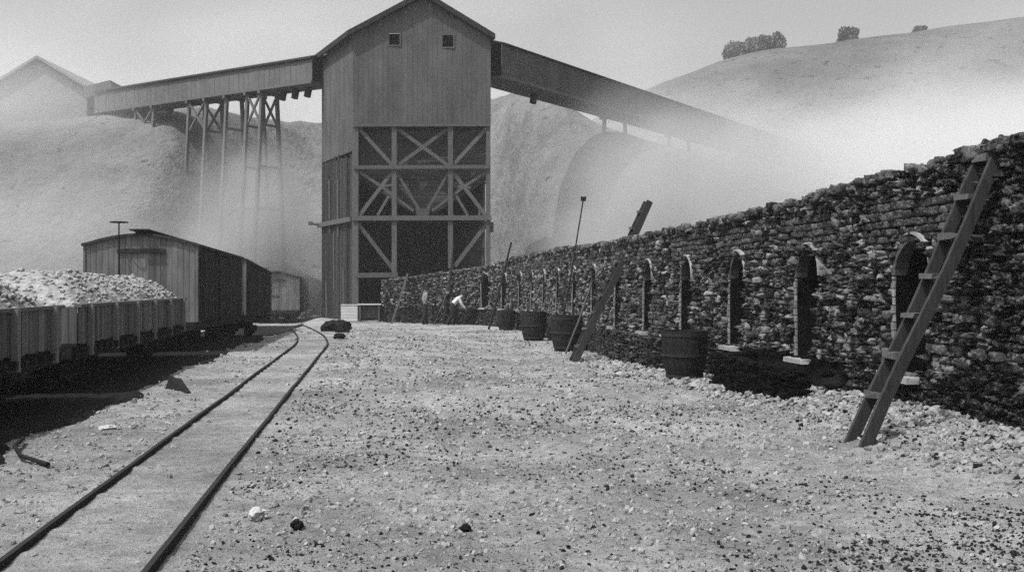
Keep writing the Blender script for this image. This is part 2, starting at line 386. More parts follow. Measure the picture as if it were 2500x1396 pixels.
def boxcar(ln, label, loc, rot):
    r = thing('boxcar', label, 'boxcar', loc, 'wooden boxcars standing in a line', rot)
    h = ln/2; FL = .78; EV = 2.72
    zf = lambda x: EV+.26*(1-(x/HW)**2)
    for sx in (-1, 1):
        for (ya, yb) in ((-h+.05, -.78), (.78, h-.05)):
            b = MB(); boards_side(b, sx*(HW-.02), ya, yb, FL, EV, .15); build(b, 'side_wall', M['carboard'], r, False)
    for s in (-1, 1):
        e = MB(); boards_end(e, s*(h-.02), -HW, HW, FL, zf, .14)
        en = build(e, 'end_wall', M['carend'], r, False)
        for (c_, d_) in (((0, s*(h+.012), 2.58), (1.15, .05, .10)), ((-.1, s*(h+.01), 1.62), (.6, .04, .07))):
            f = MB(); f.box(c_, d_); build(f, 'end_beam', M['carroof'], en, False)
    for sx in (-1, 1):
        for s in (-1, 1):
            po = MB(); po.box((sx*(HW+.004), s*(h-.06), (FL+EV)/2), (.05, .16, EV-FL-.02), .45); build(po, 'corner_post', M['carend'], r, False)
    for sx in (-1, 1):
        d = MB(); boards_side(d, sx*(HW+.012), -.80, .80, FL+.04, EV-.14, .16)
        dr = build(d, 'door', M['carboard'], r, False)
        q = MB(); q.box((sx*(HW+.05), 0, EV-.08), (.05, 3.0, .06)); build(q, 'door_track', M['iron'], dr, False)
        l = MB()
        for k in range(5): l.tube([(sx*(HW+.06), -h+.2, 1.0+.35*k), (sx*(HW+.06), -h+.62, 1.0+.35*k)], .014, 6)
        for yy in (.2, .62): l.tube([(sx*(HW+.06), -h+yy, .85), (sx*(HW+.06), -h+yy, 2.6)], .014, 6)
        build(l, 'ladder', M['iron'], r, False)
    rf = MB(); n = 12
    xs_ = [-HW-.07+(2*HW+.14)*i/n for i in range(n+1)]
    ol = [(x, -h-.06, zf(min(HW, max(-HW, x)))+.035) for x in xs_]+[(x, -h-.06, zf(min(HW, max(-HW, x)))-.03) for x in xs_[::-1]]
    rf.poly(ol, (0, ln+.12, 0)); ro = build(rf, 'roof', M['carroof'], r, False)
    rb = MB()
    for x in (-.16, 0, .16):
        rb.box((x, 0, zf(0)+.11+random.uniform(-.01,.01)), (.14, ln+.5, .035), random.random())
    for k in range(8): rb.box((0, -h+.3+(ln-.6)*k/7, zf(0)+.06), (.4, .07, .06))
    build(rb, 'running_board', M['carroof'], ro, False)
    bw = MB(); bw.tube([(-.5, -h-.13, 1.2), (-.5, -h-.13, 3.28)], .018, 8)
    for k in range(16):
        a = 2*math.pi*k/16; a2 = 2*math.pi*(k+1)/16
        bw.tube([(-.5+.21*math.cos(a), -h-.13+.21*math.sin(a), 3.28), (-.5+.21*math.cos(a2), -h-.13+.21*math.sin(a2), 3.28)], .014, 6)
    for k in range(2):
        a = math.pi*k/2; bw.tube([(-.5-.2*math.cos(a), -h-.13-.2*math.sin(a), 3.28), (-.5+.2*math.cos(a), -h-.13+.2*math.sin(a), 3.28)], .01, 6)
    build(bw, 'brake_wheel', M['iron'], r, False)
    u = MB()
    for sx in (-1, 1): u.box((sx*(HW-.10), 0, FL-.10), (.12, ln-.06, .20))
    u.box((0, 0, FL-.12), (2*HW-.4, ln-.2, .16)); u.box((0, -h, FL-.09), (2*HW-.1, .14, .2)); u.box((0, h, FL-.09), (2*HW-.1, .14, .2))
    for sx in (-.7, .7): u.tube([(sx, -h+1, FL-.2), (sx, -1, .36), (sx, 1, .36), (sx, h-1, FL-.2)], .016, 6)
    for s in (-1, 1): u.box((0, s*(h+.28), FL-.12), (.16, .5, .18)); 
    build(u, 'underframe', M['iron'], r, False)
    for y in (-h+1.5, h-1.5): truck(r, y)
    return r
def at_track(Y, z=None):
    x = CARL-HW-K*Y
    return (x, Y, gzs(CARL-1.2-K*Y, Y) if z is None else z)
def car_place(y0, y1):
    c = at_track((y0+y1)/2); a = at_track(y0); b = at_track(y1)
    pitch = math.atan2(b[2]-a[2], y1-y0)
    return (c[0], c[1], (a[2]+b[2])/2), (pitch, 0, YAW)
cz = [(25.6, 34.4, 'dark boarded boxcar with a pale end and brake wheel, behind the loaded gondola'),
      (35.2, 44.0, 'dark boxcar coupled beyond the pale ended boxcar, its roof dipping down'),
      (60.5, 69.0, 'distant hazy boxcar with grey end standing alone left of the tall bin'),
      ]
for (a, b, lb) in cz:
    l_, r_2 = car_place(a, b); boxcar((b-a)*1.009, lb, l_, r_2)

def gondola(ln, label, loc, rot):
    r = thing('gondola', label, 'gondola car', loc, 'open gondolas loaded with coke', rot)
    h = ln/2; FL = .82; RM = 1.38
    for sx in (-1, 1):
        b = MB(); boards_side(b, sx*(HW-.03), -h+.04, h-.04, FL, RM, .13, .04)
        sd = build(b, 'side_wall', M['gonboard'], r, False)
        q = MB(); q.box((sx*(HW-.03), 0, RM+.02), (.1, ln, .05)); build(q, 'rim', M['gonboard'], sd, False)
        k = -h+.5
        while k < h:
            s = MB(); s.box((sx*(HW+.03), k, (FL+RM)/2-.08), (.08, .11, RM-FL+.22), 1.0); build(s, 'stake', M['gonboard'], r, False); k += (ln-1)/5
    for s in (-1, 1):
        e = MB(); boards_end(e, s*(h-.03), -HW+.05, HW-.05, FL, lambda x: RM, .13); build(e, 'end_wall', M['gonboard'], r, False)
    u = MB(); u.box((0, 0, FL-.04), (2*HW-.12, ln, .06))
    for sx in (-1, 1):
        u.box((sx*(HW-.12), 0, FL-.16), (.12, ln-.04, .17))
        y = -h+.2
        while y < h-.1: u.box((sx*(HW+.0), y, FL-.10), (.16, .10, .10), .9); y += .36
    u.box((0, 0, FL-.18), (.5, ln, .18))
    for s in (-1, 1): u.box((0, s*(h+.28), FL-.14), (.16, .5, .18)); u.box((0, s*h, FL-.12), (2*HW-.2, .14, .2))
    build(u, 'underframe', M['iron'], r, False)
    for y in (-h+1.4, h-1.4): truck(r, y)
    return r
def heap(ln, label, loc, rot, seed):
    nx, ny = 50, 150; h = ln/2-.1; w = HW-.08
    X, Y = np.meshgrid(np.linspace(-w, w, nx), np.linspace(-h, h, ny))
    ex = 1-(np.abs(X)/w)**2.2; ey = 1-(np.abs(Y)/h)**3.2
    Z = 1.32+.78*np.minimum(ex, ey)*(.8+.6*fbm(X*.6+seed, Y*.35+seed, 2))+.16*fbm(X*4+seed, Y*4, 4)
    V = np.stack([X, Y, Z], -1).reshape(-1,3)
    i = (np.arange(ny-1)[:,None]*nx+np.arange(nx-1)[None]).ravel(); F = np.stack([i, i+1, i+nx+1, i+nx], 1)
    me = bpy.data.meshes.new('coke_load'); me.from_pydata(V.tolist(), [], F.tolist())
    n0 = len(V)
    import bmesh
    bm = bmesh.new(); bm.from_mesh(me)                       # a skirt down into the car gives it a body
    ed = [e for e in bm.edges if e.is_boundary]; q = bmesh.ops.extrude_edge_only(bm, edges=ed)
    for v in [x for x in q['geom'] if isinstance(x, bmesh.types.BMVert)]: v.co.z = .9
    for _ in range(1300):
        x = random.uniform(-w, w)*.96; y = random.uniform(-h, h)*.98; s = random.uniform(.02, .055)
        ii = int((y+h)/(2*h)*(ny-1)); jj = int((x+w)/(2*w)*(nx-1)); z = Z[ii, jj]
        m4 = Matrix.Translation((x, y, z+s*.2)) @ Matrix.Rotation(random.uniform(0, 6), 4, 'Z') @ Matrix.Diagonal((s*random.uniform(.7,1.4), s, s*.8, 1))
        bmesh.ops.create_icosphere(bm, subdivisions=1, radius=1, matrix=m4)
    bm.to_mesh(me); bm.free(); me.materials.append(M['heap'])
    o = bpy.data.objects.new('coke_load', me); COL.objects.link(o); o.location = loc; o.rotation_euler = rot
    a = me.attributes.new('shade', 'FLOAT', 'FACE'); a.data.foreach_set('value', [random.random() for _ in me.polygons])
    return tag(o, label, 'coke', 'coke loads heaped in the gondolas')
l1, r1 = car_place(15.4, 24.2); gondola(8.85, 'pale planked gondola with upright stakes, coupled to the boxcar', l1, r1)
heap(8.85, 'pale coke heap in the gondola nearest the boxcar', l1, r1, 3)
l2, r2 = car_place(5.8, 14.6); gondola(8.85, 'gondola at the left edge, cut off by the photo frame', l2, r2)
heap(8.85, 'coke heap in the gondola cut off at the left edge', l2, r2, 11)

# ------------------------------------------------------------------ coal bin
FY = 56.0
def F(px, py, back=0.0):      # a point of the bin's front plane
    X = (px-1250)*FY/2500; Y = FY+.04*(X+8.69)+back
    return Vector((X*Y/FY, Y, EYE-(py-698)*Y/2500))
LC = F(862, 698).x; RC = F(1198, 698).x
SIDE = Vector((-2.75, 5.6, 0))
bin_ = thing('coal_bin', 'tall hazy timber coal bin with gabled top, braced front and hopper below', 'bin', (-5, 57, gzs(-5, 57)))
GB = gzs(-6, 56)-.05
zTop = F(862, 307).z
def gable(x):
    ap = F(1035, -6); l = F(855, 88); r = F(1203, 97)
    return l.z+(ap.z-l.z)*(x-l.x)/(ap.x-l.x) if x < ap.x else ap.z+(r.z-ap.z)*(x-ap.x)/(r.x-ap.x)
# upper front wall of vertical boards under the gable
up = MB(); x = LC
wins = [(F(950,698).x, F(976,698).x, F(0,101).z, F(0,72).z), (F(1080,698).x, F(1107,698).x, F(0,105).z, F(0,76).z)]
apx = F(1035, 0).x
xs_b = sorted(set([round(v, 3) for v in np.arange(LC, RC, .27)]+[RC, apx]+[w[0] for w in wins]+[w[1] for w in wins]))
for i in range(len(xs_b)-1):
    x0, x1 = xs_b[i], xs_b[i+1]
    if x1-x0 < .004: continue
    yy = FY+.04*(x0+8.69)+random.uniform(-.003, .003)
    spans = [(zTop-.02, None)]
    for w in wins:
        if x0 >= w[0]-.01 and x1 <= w[1]+.01: spans = [(zTop-.02, w[2]), (w[3], None)]
    s_ = random.random()
    for (z0, z1) in spans:
        za = gable(x0)-.03 if z1 is None else z1; zb = gable(x1)-.03 if z1 is None else z1
        up.hexa([(x0, yy, z0), (x1-.001, yy, z0), (x1-.001, yy+.06, z0), (x0, yy+.06, z0), (x0, yy, za), (x1-.001, yy, zb), (x1-.001, yy+.06, zb), (x0, yy+.06, za)], s_)
build(up, 'front_wall', M['siding'], bin_)
for w in wins:
    f = MB(); zc = (w[2]+w[3])/2; xc = (w[0]+w[1])/2; y = FY+.04*(xc+8.69)
    f.box((xc, y+.35, zc), (w[1]-w[0]+.1, .04, w[3]-w[2]+.1)); wi = build(f, 'window', M['black'], bin_)
    t = MB()
    for sx in (w[0]-.03, w[1]+.03): t.box((sx, y-.012, zc), (.07, .05, w[3]-w[2]+.14))
    for sz in (w[2]-.035, w[3]+.035): t.box((xc, y-.014, sz), (w[1]-w[0]+.0, .05, .07))
    build(t, 'window_frame', M['siding'], wi)
# left side: upper siding and sooty lower boards
def side_pt(t, z): return Vector((LC, FY, z))+SIDE*t
nb = 24
us = MB(); ls = MB()
for i in range(nb):
    t0 = i/nb; t1 = (i+1)/nb-.002
    n_ = Vector((-SIDE.y, SIDE.x, 0)).normalized()
    for (mbx, z0, z1) in ((us, 9.1, 15.45), (ls, GB-.1, 9.1+random.uniform(-.35, .1))):
        j = n_*random.uniform(-.03, .03) if mbx is ls else n_*random.uniform(-.006, .006)
        a = side_pt(t0, z0)+j; b = side_pt(t1, z0)+j; q = -n_*.07
        e = Vector((0,0,z1-z0))
        mbx.hexa([a, b, b+q, a+q, a+e, b+e, b+q+e, a+q+e], random.random()**1.4)
build(us, 'side_wall', M['siding'], bin_); build(ls, 'side_boarding', M['sideboard'], bin_)
for (t0, zt) in ((.25, 3.0), (.55, 5.0), (.8, 2.2), (.42, 8.0), (.7, 8.2)):
    a = side_pt(t0, GB)+n_*.06; fb = MB(); fb.beam(a+Vector((0,0,max(0,zt-3.2))), a+Vector((0,0,zt))+SIDE*.012, .08, .05, SIDE, 1.6); build(fb, 'loose_batten', M['timber'], bin_)
# back and right walls
bw_ = MB()
Rf = Vector((RC, FY+.3, 0)); 
bw_.hexa([Rf+SIDE*0+Vector((-.1,0,zTop)), Rf+Vector((0,0,zTop)), Rf+SIDE+Vector((0,0,zTop)), Rf+SIDE+Vector((-.1,0,zTop))]+[Rf+Vector((-.1,0,15.2)), Rf+Vector((0,0,15.2)), Rf+SIDE+Vector((0,0,15.2)), Rf+SIDE+Vector((-.1,0,15.2))])
build(bw_, 'back_wall', M['hopper'], bin_); bw_ = MB()
a = side_pt(1, GB); b = Vector((RC, FY+.3, GB))+SIDE
bw_.hexa([a, b, b+Vector((0,.1,0)), a+Vector((0,.1,0)), a+Vector((0,0,15.4-GB)), b+Vector((0,0,15.4-GB)), b+Vector((0,.1,15.4-GB)), a+Vector((0,.1,15.4-GB))])
build(bw_, 'back_wall', M['hopper'], bin_); bw_ = MB()
c0 = Vector((RC, FY+.3, GB))
bw_.hexa([c0+SIDE*.12, c0+SIDE*.12+Vector((-.1,0,0)), c0+SIDE+Vector((-.1,0,0)), c0+SIDE]+[p+Vector((0,0,zTop-GB)) for p in (c0+SIDE*.12, c0+SIDE*.12+Vector((-.1,0,0)), c0+SIDE+Vector((-.1,0,0)), c0+SIDE)])
build(bw_, 'right_wall', M['hopper'], bin_)
# roof: two slopes
rf = MB(); ap = F(1035, -6); le = F(852, 91); re = F(1205, 97)
fw = Vector((.0, -.35, 0)); 
for (e, sg) in ((le, -1), (re, 1)):
    dn = (e-ap).normalized(); e2 = e+dn*(.05 if sg < 0 else .12); th = Vector((0,0,.30))
    A = ap+fw; Bq = e2+fw; Sd = SIDE*1.05
    rf.hexa([A, Bq, Bq+Sd, A+Sd, A+th, Bq+th, Bq+Sd+th, A+Sd+th])
ro = build(rf, 'roof', M['roof'], bin_)
# frame in front
def bar(mb, p, q, w=.26, d=.22, out=.14):
    a = F(*p, back=-out); b = F(*q, back=-out); mb.beam(a, b, w, d, Vector((b-a).cross(Vector((0,1,0)))), random.random())
for (px, y0, y1, w) in ((868,300,785,.34), (963,309,668,.27), (1100,309,655,.27), (1192,309,700,.24)):
    mb = MB(); bar(mb, (px, y0), (px, y1), w, .26, .10); build(mb, 'post', M['timber'], bin_)
for (y, x0, x1, w) in ((307,862,1196,.14), (409,864,1196,.20), (533,860,1200,.26), (672,870,972,.26)):
    mb = MB(); bar(mb, (x0, y), (x1, y-1), w, .24, .20); build(mb, 'beam', M['timber'], bin_)
mb = MB(); a = F(864, 535, -.05); b = a+SIDE*1.0; mb.beam(a+n_*.12, b+n_*.12+SIDE*.05, .26, .22, Vector((0,0,1)))
b2 = b+n_*.1; mb.tube([b2, b2+Vector((-.55,-.1,.1))], .07, 8); mb.box(b2+Vector((-.62,-.1,.1)), (.22,.2,.22)); build(mb, 'side_beam', M['timber'], bin_)
mb = MB(); p = F(1200, 555, -.1); mb.box(p, (.22, .5, .55)); build(mb, 'end_bracket', M['roof'], bin_)
for (p, q, w) in (((878,316),(958,404),.2), ((972,316),(1094,404),.19), ((1092,316),(972,404),.19), ((1186,316),(1106,404),.2),
                  ((878,420),(935,458),.16), ((960,418),(878,526),.2), ((950,478),(922,526),.15), ((1188,420),(1130,458),.16), ((1104,418),(1186,526),.2), ((1114,478),(1142,526),.15),
                  ((968,420),(1031,524),.15), ((1096,420),(1037,524),.15), ((930,455),(1010,515),.13), ((1135,455),(1055,515),.13), ((1118,456),(1150,458),.12), ((930,455),(960,452),.12), ((1170,526),(1172,505),.12),
                  ((874,545),(962,660),.2), ((1190,545),(1110,650),.22)):
    mb = MB(); bar(mb, p, q, w, .2, .05); build(mb, 'brace', M['timber'], bin_)
# hopper front of planks and its sloping mouth
hp = MB()
z = F(0,307).z
zs_ = np.arange(F(0,430).z, z, .22)
for k, z0 in enumerate(zs_):
    z1 = min(z0+.212, z-.01); j = random.uniform(-.015, .015)
    hp.box(((LC+RC)/2+.1, FY+.75+j, (z0+z1)/2), (RC-LC-.35, .07, z1-z0), random.random())
k = 0; z1 = F(0,430).z; zb = F(0,526).z; cx = F(1033,0).x
while z1 > zb:
    z0 = max(z1-.22, zb); f0 = (z1-zb)/(F(0,430).z-zb); f1 = (z0-zb)/(F(0,430).z-zb)
    hw0 = .3+3.3*f0; hw1 = .3+3.3*f1; y = FY+.75+random.uniform(-.015, .015)
    hp.hexa([(cx-hw1, y, z0+.01), (cx+hw1, y, z0+.01), (cx+hw1, y+.07, z0+.01), (cx-hw1, y+.07, z0+.01), (cx-hw0, y, z1), (cx+hw0, y, z1), (cx+hw0, y+.07, z1), (cx-hw0, y+.07, z1)], random.random())
    z1 = z0
build(hp, 'hopper', M['hopper'], bin_)
for (a, b) in ((880, 970), (1095, 1186), (990, 1075)):
    s = MB()
    for k in range(7 if b-a > 88 else 6):
        xx = a+(b-a)*(k+.5)/7; p = F(xx, 360, .69); s.box((p.x, p.y, (F(0,312).z+F(0,405).z)/2), (.06, .05, F(0,312).z-F(0,405).z-.05))
    build(s, 'hopper_batten', M['hopper'], bin_)
ch = MB(); p = F(1033, 528, .1); ch.hexa([p+Vector((-.25,-.25,-.3)), p+Vector((.25,-.25,-.3)), p+Vector((.25,.5,-.3)), p+Vector((-.25,.5,-.3)), p+Vector((-.4,-.3,.4)), p+Vector((.4,-.3,.4)), p+Vector((.4,.5,.4)), p+Vector((-.4,.5,.4))])
build(ch, 'chute', M['hopper'], bin_)
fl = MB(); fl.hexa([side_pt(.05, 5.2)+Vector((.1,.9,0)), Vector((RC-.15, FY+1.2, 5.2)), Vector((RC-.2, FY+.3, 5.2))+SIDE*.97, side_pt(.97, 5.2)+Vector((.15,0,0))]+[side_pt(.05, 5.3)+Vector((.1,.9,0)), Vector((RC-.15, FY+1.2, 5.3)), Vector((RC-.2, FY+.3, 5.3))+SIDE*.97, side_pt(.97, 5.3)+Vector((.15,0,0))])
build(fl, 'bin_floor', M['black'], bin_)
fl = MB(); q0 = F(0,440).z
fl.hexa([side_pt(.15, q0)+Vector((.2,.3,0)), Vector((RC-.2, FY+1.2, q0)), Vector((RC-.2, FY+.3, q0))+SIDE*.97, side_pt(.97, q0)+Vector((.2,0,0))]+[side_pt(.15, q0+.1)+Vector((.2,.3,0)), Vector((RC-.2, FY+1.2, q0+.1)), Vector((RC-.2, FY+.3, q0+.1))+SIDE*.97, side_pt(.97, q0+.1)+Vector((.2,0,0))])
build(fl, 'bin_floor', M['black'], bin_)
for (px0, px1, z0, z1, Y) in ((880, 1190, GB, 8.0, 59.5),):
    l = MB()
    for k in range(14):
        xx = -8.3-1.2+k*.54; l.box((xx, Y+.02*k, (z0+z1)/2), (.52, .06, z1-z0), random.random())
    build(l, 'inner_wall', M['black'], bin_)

# ------------------------------------------------------------------ conveyor galleries
def gallery(name, label, a, b, hgt, wid, mt, bents, legs_to, base, hang=()):
    r = thing(name, label, 'gallery', base)
    a = Vector(a); b = Vector(b); d = (b-a); ln = d.length; d.normalize(); s = d.cross(Vector((0,0,1))).normalized()
    n = int(ln/.45)
    for sg in (-1, 1):
        w = MB()
        for k in range(n):
            p = a+d*(ln*k/n); q = a+d*(ln*(k+1)/n-.02); o = s*(sg*wid/2+random.uniform(-.01,.01)); t = s*.06*sg; u = Vector((0,0,hgt))
            w.hexa([p+o, q+o, q+o+t, p+o+t, p+o+u, q+o+u, q+o+t+u, p+o+t+u], random.random())
        build(w, 'wall', mt, r)
    f = MB(); f.beam(a+Vector((0,0,-.06)), b+Vector((0,0,-.06)), wid+.3, .16, s); build(f, 'floor', M['trestle'], r)
    t = MB()
    for sg in (-1, 1):
        e0 = s*(sg*(wid/2+.2)); tt = Vector((0,0,.08))
        A = a+Vector((0,0,hgt+.35)); B = b+Vector((0,0,hgt+.35)); C = b+e0+Vector((0,0,hgt)); D = a+e0+Vector((0,0,hgt))
        t.hexa([A, B, C, D, A+tt, B+tt, C+tt, D+tt])
    build(t, 'roof', M['roof'], r)
    for f_ in hang:
        p = a+d*(ln*f_); hb = MB(); hb.beam(p+Vector((0,0,-.14)), p+Vector((-.12,0,-.75)), .3, .3, d); build(hb, 'hanger', M['roof'], r)
    for (f_, xb) in bents:
        p = a+d*(ln*f_); zb = legs_to(p.x, p.y)
        be = MB()
        for sg in (-1, 1):
            be.beam(p+s*(sg*wid*.4)+Vector((0,0,-.1)), Vector((p.x, p.y, zb))+s*(sg*(wid*.4+(p.z-zb)*.06)), .2, .2, d)
        be.beam(p-s*wid*.6+Vector((0,0,-.22)), p+s*wid*.6+Vector((0,0,-.22)), .2, .2, d)
        k = p.z-2.2
        while k > zb+.5: be.beam(Vector((p.x, p.y, k))-s*wid*.55, Vector((p.x, p.y, k))+s*wid*.55, .14, .14, d); k -= 2.6
        bo = build(be, 'trestle_bent', M['trestle'], r)
        if xb:
            q = a+d*(ln*xb); zq = legs_to(q.x, q.y)
            for sg in (-1, 1):
                br = MB()
                br.beam(p+s*(sg*wid*.45)+Vector((0,0,-.2)), q+s*(sg*wid*.45)+Vector((0,0,-2.2)), .12, .12, s)
                br.beam(q+s*(sg*wid*.45)+Vector((0,0,-.2)), p+s*(sg*wid*.45)+Vector((0,0,-2.2)), .12, .12, s)
                build(br, 'cross_brace', M['trestle'], bo)
    return r
hzf = lambda x, y: max(float(hz(np.array(x), np.array(y)))-.3, gzs(x, y)-.2)
A = P(1190, 190, 57.6); B = P(1980, 414, 106)
gallery('conveyor_gallery', 'dark boarded gallery running from the bin down right into the smoke', A, B, 1.75, 1.9, M['gallery'],
        [(.26, None), (.44, None), (.8, None)], hzf, (A.x, A.y, 0), hang=(.085,))
A2 = P(786, 203, 61.4); B2 = P(255, 277, 73.5)
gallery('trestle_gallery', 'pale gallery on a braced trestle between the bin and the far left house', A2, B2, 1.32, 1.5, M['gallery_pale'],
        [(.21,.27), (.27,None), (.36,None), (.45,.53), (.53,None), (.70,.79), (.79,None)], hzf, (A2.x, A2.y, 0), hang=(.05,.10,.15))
# far gabled house on the hill
c = P(95, 145, 80); er = P(212, 216, 80); el = P(-60, 238, 80); zb = hzf(c.x, 84)-2
fh = thing('gabled_house', 'pale hazy gabled tipple house on the hillside at the far left', 'house', (c.x, 80, zb))
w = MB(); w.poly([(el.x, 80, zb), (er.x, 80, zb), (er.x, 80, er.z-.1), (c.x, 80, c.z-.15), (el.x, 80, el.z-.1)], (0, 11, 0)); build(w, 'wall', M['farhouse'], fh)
w = MB()
for e in (el, er):
    dn = (e-c).normalized(); q = e+dn*.5; u = Vector((0,0,.22)); f = Vector((0,-.4,0)); k = Vector((0,11.8,0))
    w.hexa([c+f, q+f, q+f+k, c+f+k, c+f+u, q+f+u, q+f+k+u, c+f+k+u])
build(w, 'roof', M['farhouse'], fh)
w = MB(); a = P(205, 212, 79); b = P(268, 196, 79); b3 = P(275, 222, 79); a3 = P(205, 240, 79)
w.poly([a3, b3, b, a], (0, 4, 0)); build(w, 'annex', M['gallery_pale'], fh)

# ------------------------------------------------------------------ the oven bank
ctrl = [(6.5-K*y, y) for y in (1, 6, 12, 18, 24, 30, 36, 41, 44)]+[(.1,46.6),(-.55,48.9),(-1.6,51.0),(-3.3,52.7),(-5.1,53.7),(-6.9,54.3)]
pp = []
for i in range(len(ctrl)-1):
    p0 = np.array(ctrl[max(i-1,0)]); p1 = np.array(ctrl[i]); p2 = np.array(ctrl[i+1]); p3 = np.array(ctrl[min(i+2,len(ctrl)-1)])
    for t in np.linspace(0, 1, 24, endpoint=False):
        pp.append(.5*((2*p1)+(-p0+p2)*t+(2*p0-5*p1+4*p2-p3)*t*t+(-p0+3*p1-3*p2+p3)*t**3))
pp.append(np.array(ctrl[-1])); pp = np.array(pp)
seg = np.linalg.norm(np.diff(pp, axis=0), axis=1); ss = np.concatenate([[0], np.cumsum(seg)]); SL = ss[-1]
def wp(s): return np.stack([np.interp(s, ss, pp[:,0]), np.interp(s, ss, pp[:,1])], -1)
def wt(s):
    d = wp(np.asarray(s)+.15)-wp(np.asarray(s)-.15); return d/np.linalg.norm(d, axis=-1, keepdims=True)
def s_at_y(y): return float(np.interp(y, pp[:,1], ss))
sE = s_at_y(47.5)
def wall_top(s):
    return np.interp(s, [0, s_at_y(11), s_at_y(18), s_at_y(28), s_at_y(36), s_at_y(47), s_at_y(49.5), s_at_y(51.5), s_at_y(53.2), SL], [3.2, 3.14, 2.92, 2.86, 2.98, 2.98, 2.75, 2.55, 2.3, 1.95])
bank = thing('oven_bank', 'long sooty stone oven bank with a row of arched oven mouths', 'wall', (3, 25, -.25))
ov = [s_at_y(12.45+3.0*k) for k in range(13)]+[s_at_y(50.6)]
SZ = .62; AH = .43; AC = 1.83
def ohw(z, f=1.0):       # half width of an oven mouth at height z
    z = np.asarray(z, float)
    lo = np.interp(z, [SZ, 1.6], [.29, .43])
    hi = np.sqrt(np.maximum(0, AH**2-np.maximum(z-AC, 0)**2))
    return np.where(z < SZ, 0, np.where(z > AC, hi, lo))
cents = []; halfs = []; us_ = []; vs_ = []; ws_ = []; rn = []; jt = []; sh = []
z = -.55; row = 0
def bench(Y): return .70*smooth(13.9, 14.1, Y)*smooth(17.8, 17.5, Y)+.25*smooth(22.4, 22.6, Y)*smooth(27.5, 26.5, Y)
while z < 3.5:
    ch = random.uniform(.07, .125)
    s = 0.0+random.random()*.2
    while s < SL:
        near_o = min(abs(s-o) for o in ov)
        brick = (near_o < .95 and 2.22 < z < 2.72 and s < sE) or (vnoise(s*.35, z*.9) > .84)
        ln = random.uniform(.15, .22) if brick else random.uniform(.06, .20)
        sm = s+ln/2; top = float(wall_top(sm))+.10*float(fbm(sm*1.3, 3., 3))
        zc = z+ch/2
        if zc < top+.02:
            ok = True; l_ = ln
            for o in ov:
                hw = float(ohw(zc))
                if SZ-.1 < zc < AC+AH+.02 and abs(sm-o) < hw+ln/2+.05:
                    ok = False
            if ok or True:
                if not ok:
                    # trim the stone so it ends at the jamb
                    o = min(ov, key=lambda q: abs(q-sm)); hw = float(ohw(zc))+.055
                    if sm < o: e = o-hw; l_ = e-s; cs = s+l_/2
                    else: b0 = o+hw; l_ = s+ln-b0; cs = b0+l_/2
                    if hw < .07: l_ = ln; cs = sm
                else: cs = sm
                if l_ > .05:
                    p = wp(np.array(cs)); t = wt(np.array(cs)); nn = np.array([-t[1], t[0]])
                    if nn[0] > 0 and p[1] < 45: nn = -nn
                    if p[1] >= 45 and nn[1] > 0: nn = -nn
                    outw = random.gauss(0, .034 if not brick else .008)-.05*zc-.02+(bench(p[1]) if zc < .56 else 0)
                    dep = random.uniform(.09, .15)
                    cents.append((p[0]+nn[0]*outw, p[1]+nn[1]*outw, zc+random.uniform(-.012,.012)))
                    halfs.append((l_/2*(.97 if brick else random.uniform(.86, 1.02)), dep, ch/2*(.90 if brick else random.uniform(.8, 1.05))))
                    us_.append((t[0], t[1], random.uniform(-.06,.06) if not brick else 0)); vs_.append((nn[0], nn[1], 0)); ws_.append((0,0,1))
                    rn.append(.15 if brick else random.uniform(.05, .5)); jt.append(.06 if brick else random.uniform(.14, .27))
                    v = random.random()**2.2; sh.append((v*.35+.1 if brick else v*1.1)*(.25 if zc < .58 else 1)*(.35 if p[1] < 11.3+.6*math.sin(zc*4) else 1) if not (zc < .6 and 13.9 < p[1] < 17.9) else -.55)  # ledge stones blackest: the ledge's deep shade is put into their tone
        s += ln
    z += ch; row += 1
# loose stones along the crest
for _ in range(2600):
    s = random.uniform(0, SL); p = wp(np.array(s)); t = wt(np.array(s)); nn = np.array([-t[1], t[0]])
    if p[0]+nn[0] > p[0] and p[1] < 45: nn = -nn
    if p[1] >= 45 and nn[1] > 0: nn = -nn
    q = random.random()**1.6*1.4; r = random.uniform(.035, .10)
    cents.append((p[0]-nn[0]*q, p[1]-nn[1]*q, float(wall_top(s))+random.uniform(-.03, .05))); halfs.append((r*1.3, r, r*.8))
    us_.append((t[0], t[1], 0)); vs_.append((nn[0], nn[1], 0)); ws_.append((0,0,1)); rn.append(.6); jt.append(.14); sh.append(random.random()*.6)
A_ = lambda q: np.array(q, float)
arrs = [A_(q) for q in (cents, halfs, us_, vs_, ws_, rn, jt, sh)]; nearm = arrs[0][:,1] < 27
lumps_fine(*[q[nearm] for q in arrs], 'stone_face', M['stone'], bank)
lumps(*[q[~nearm] for q in arrs], 'stone_face', M['stone'], bank)
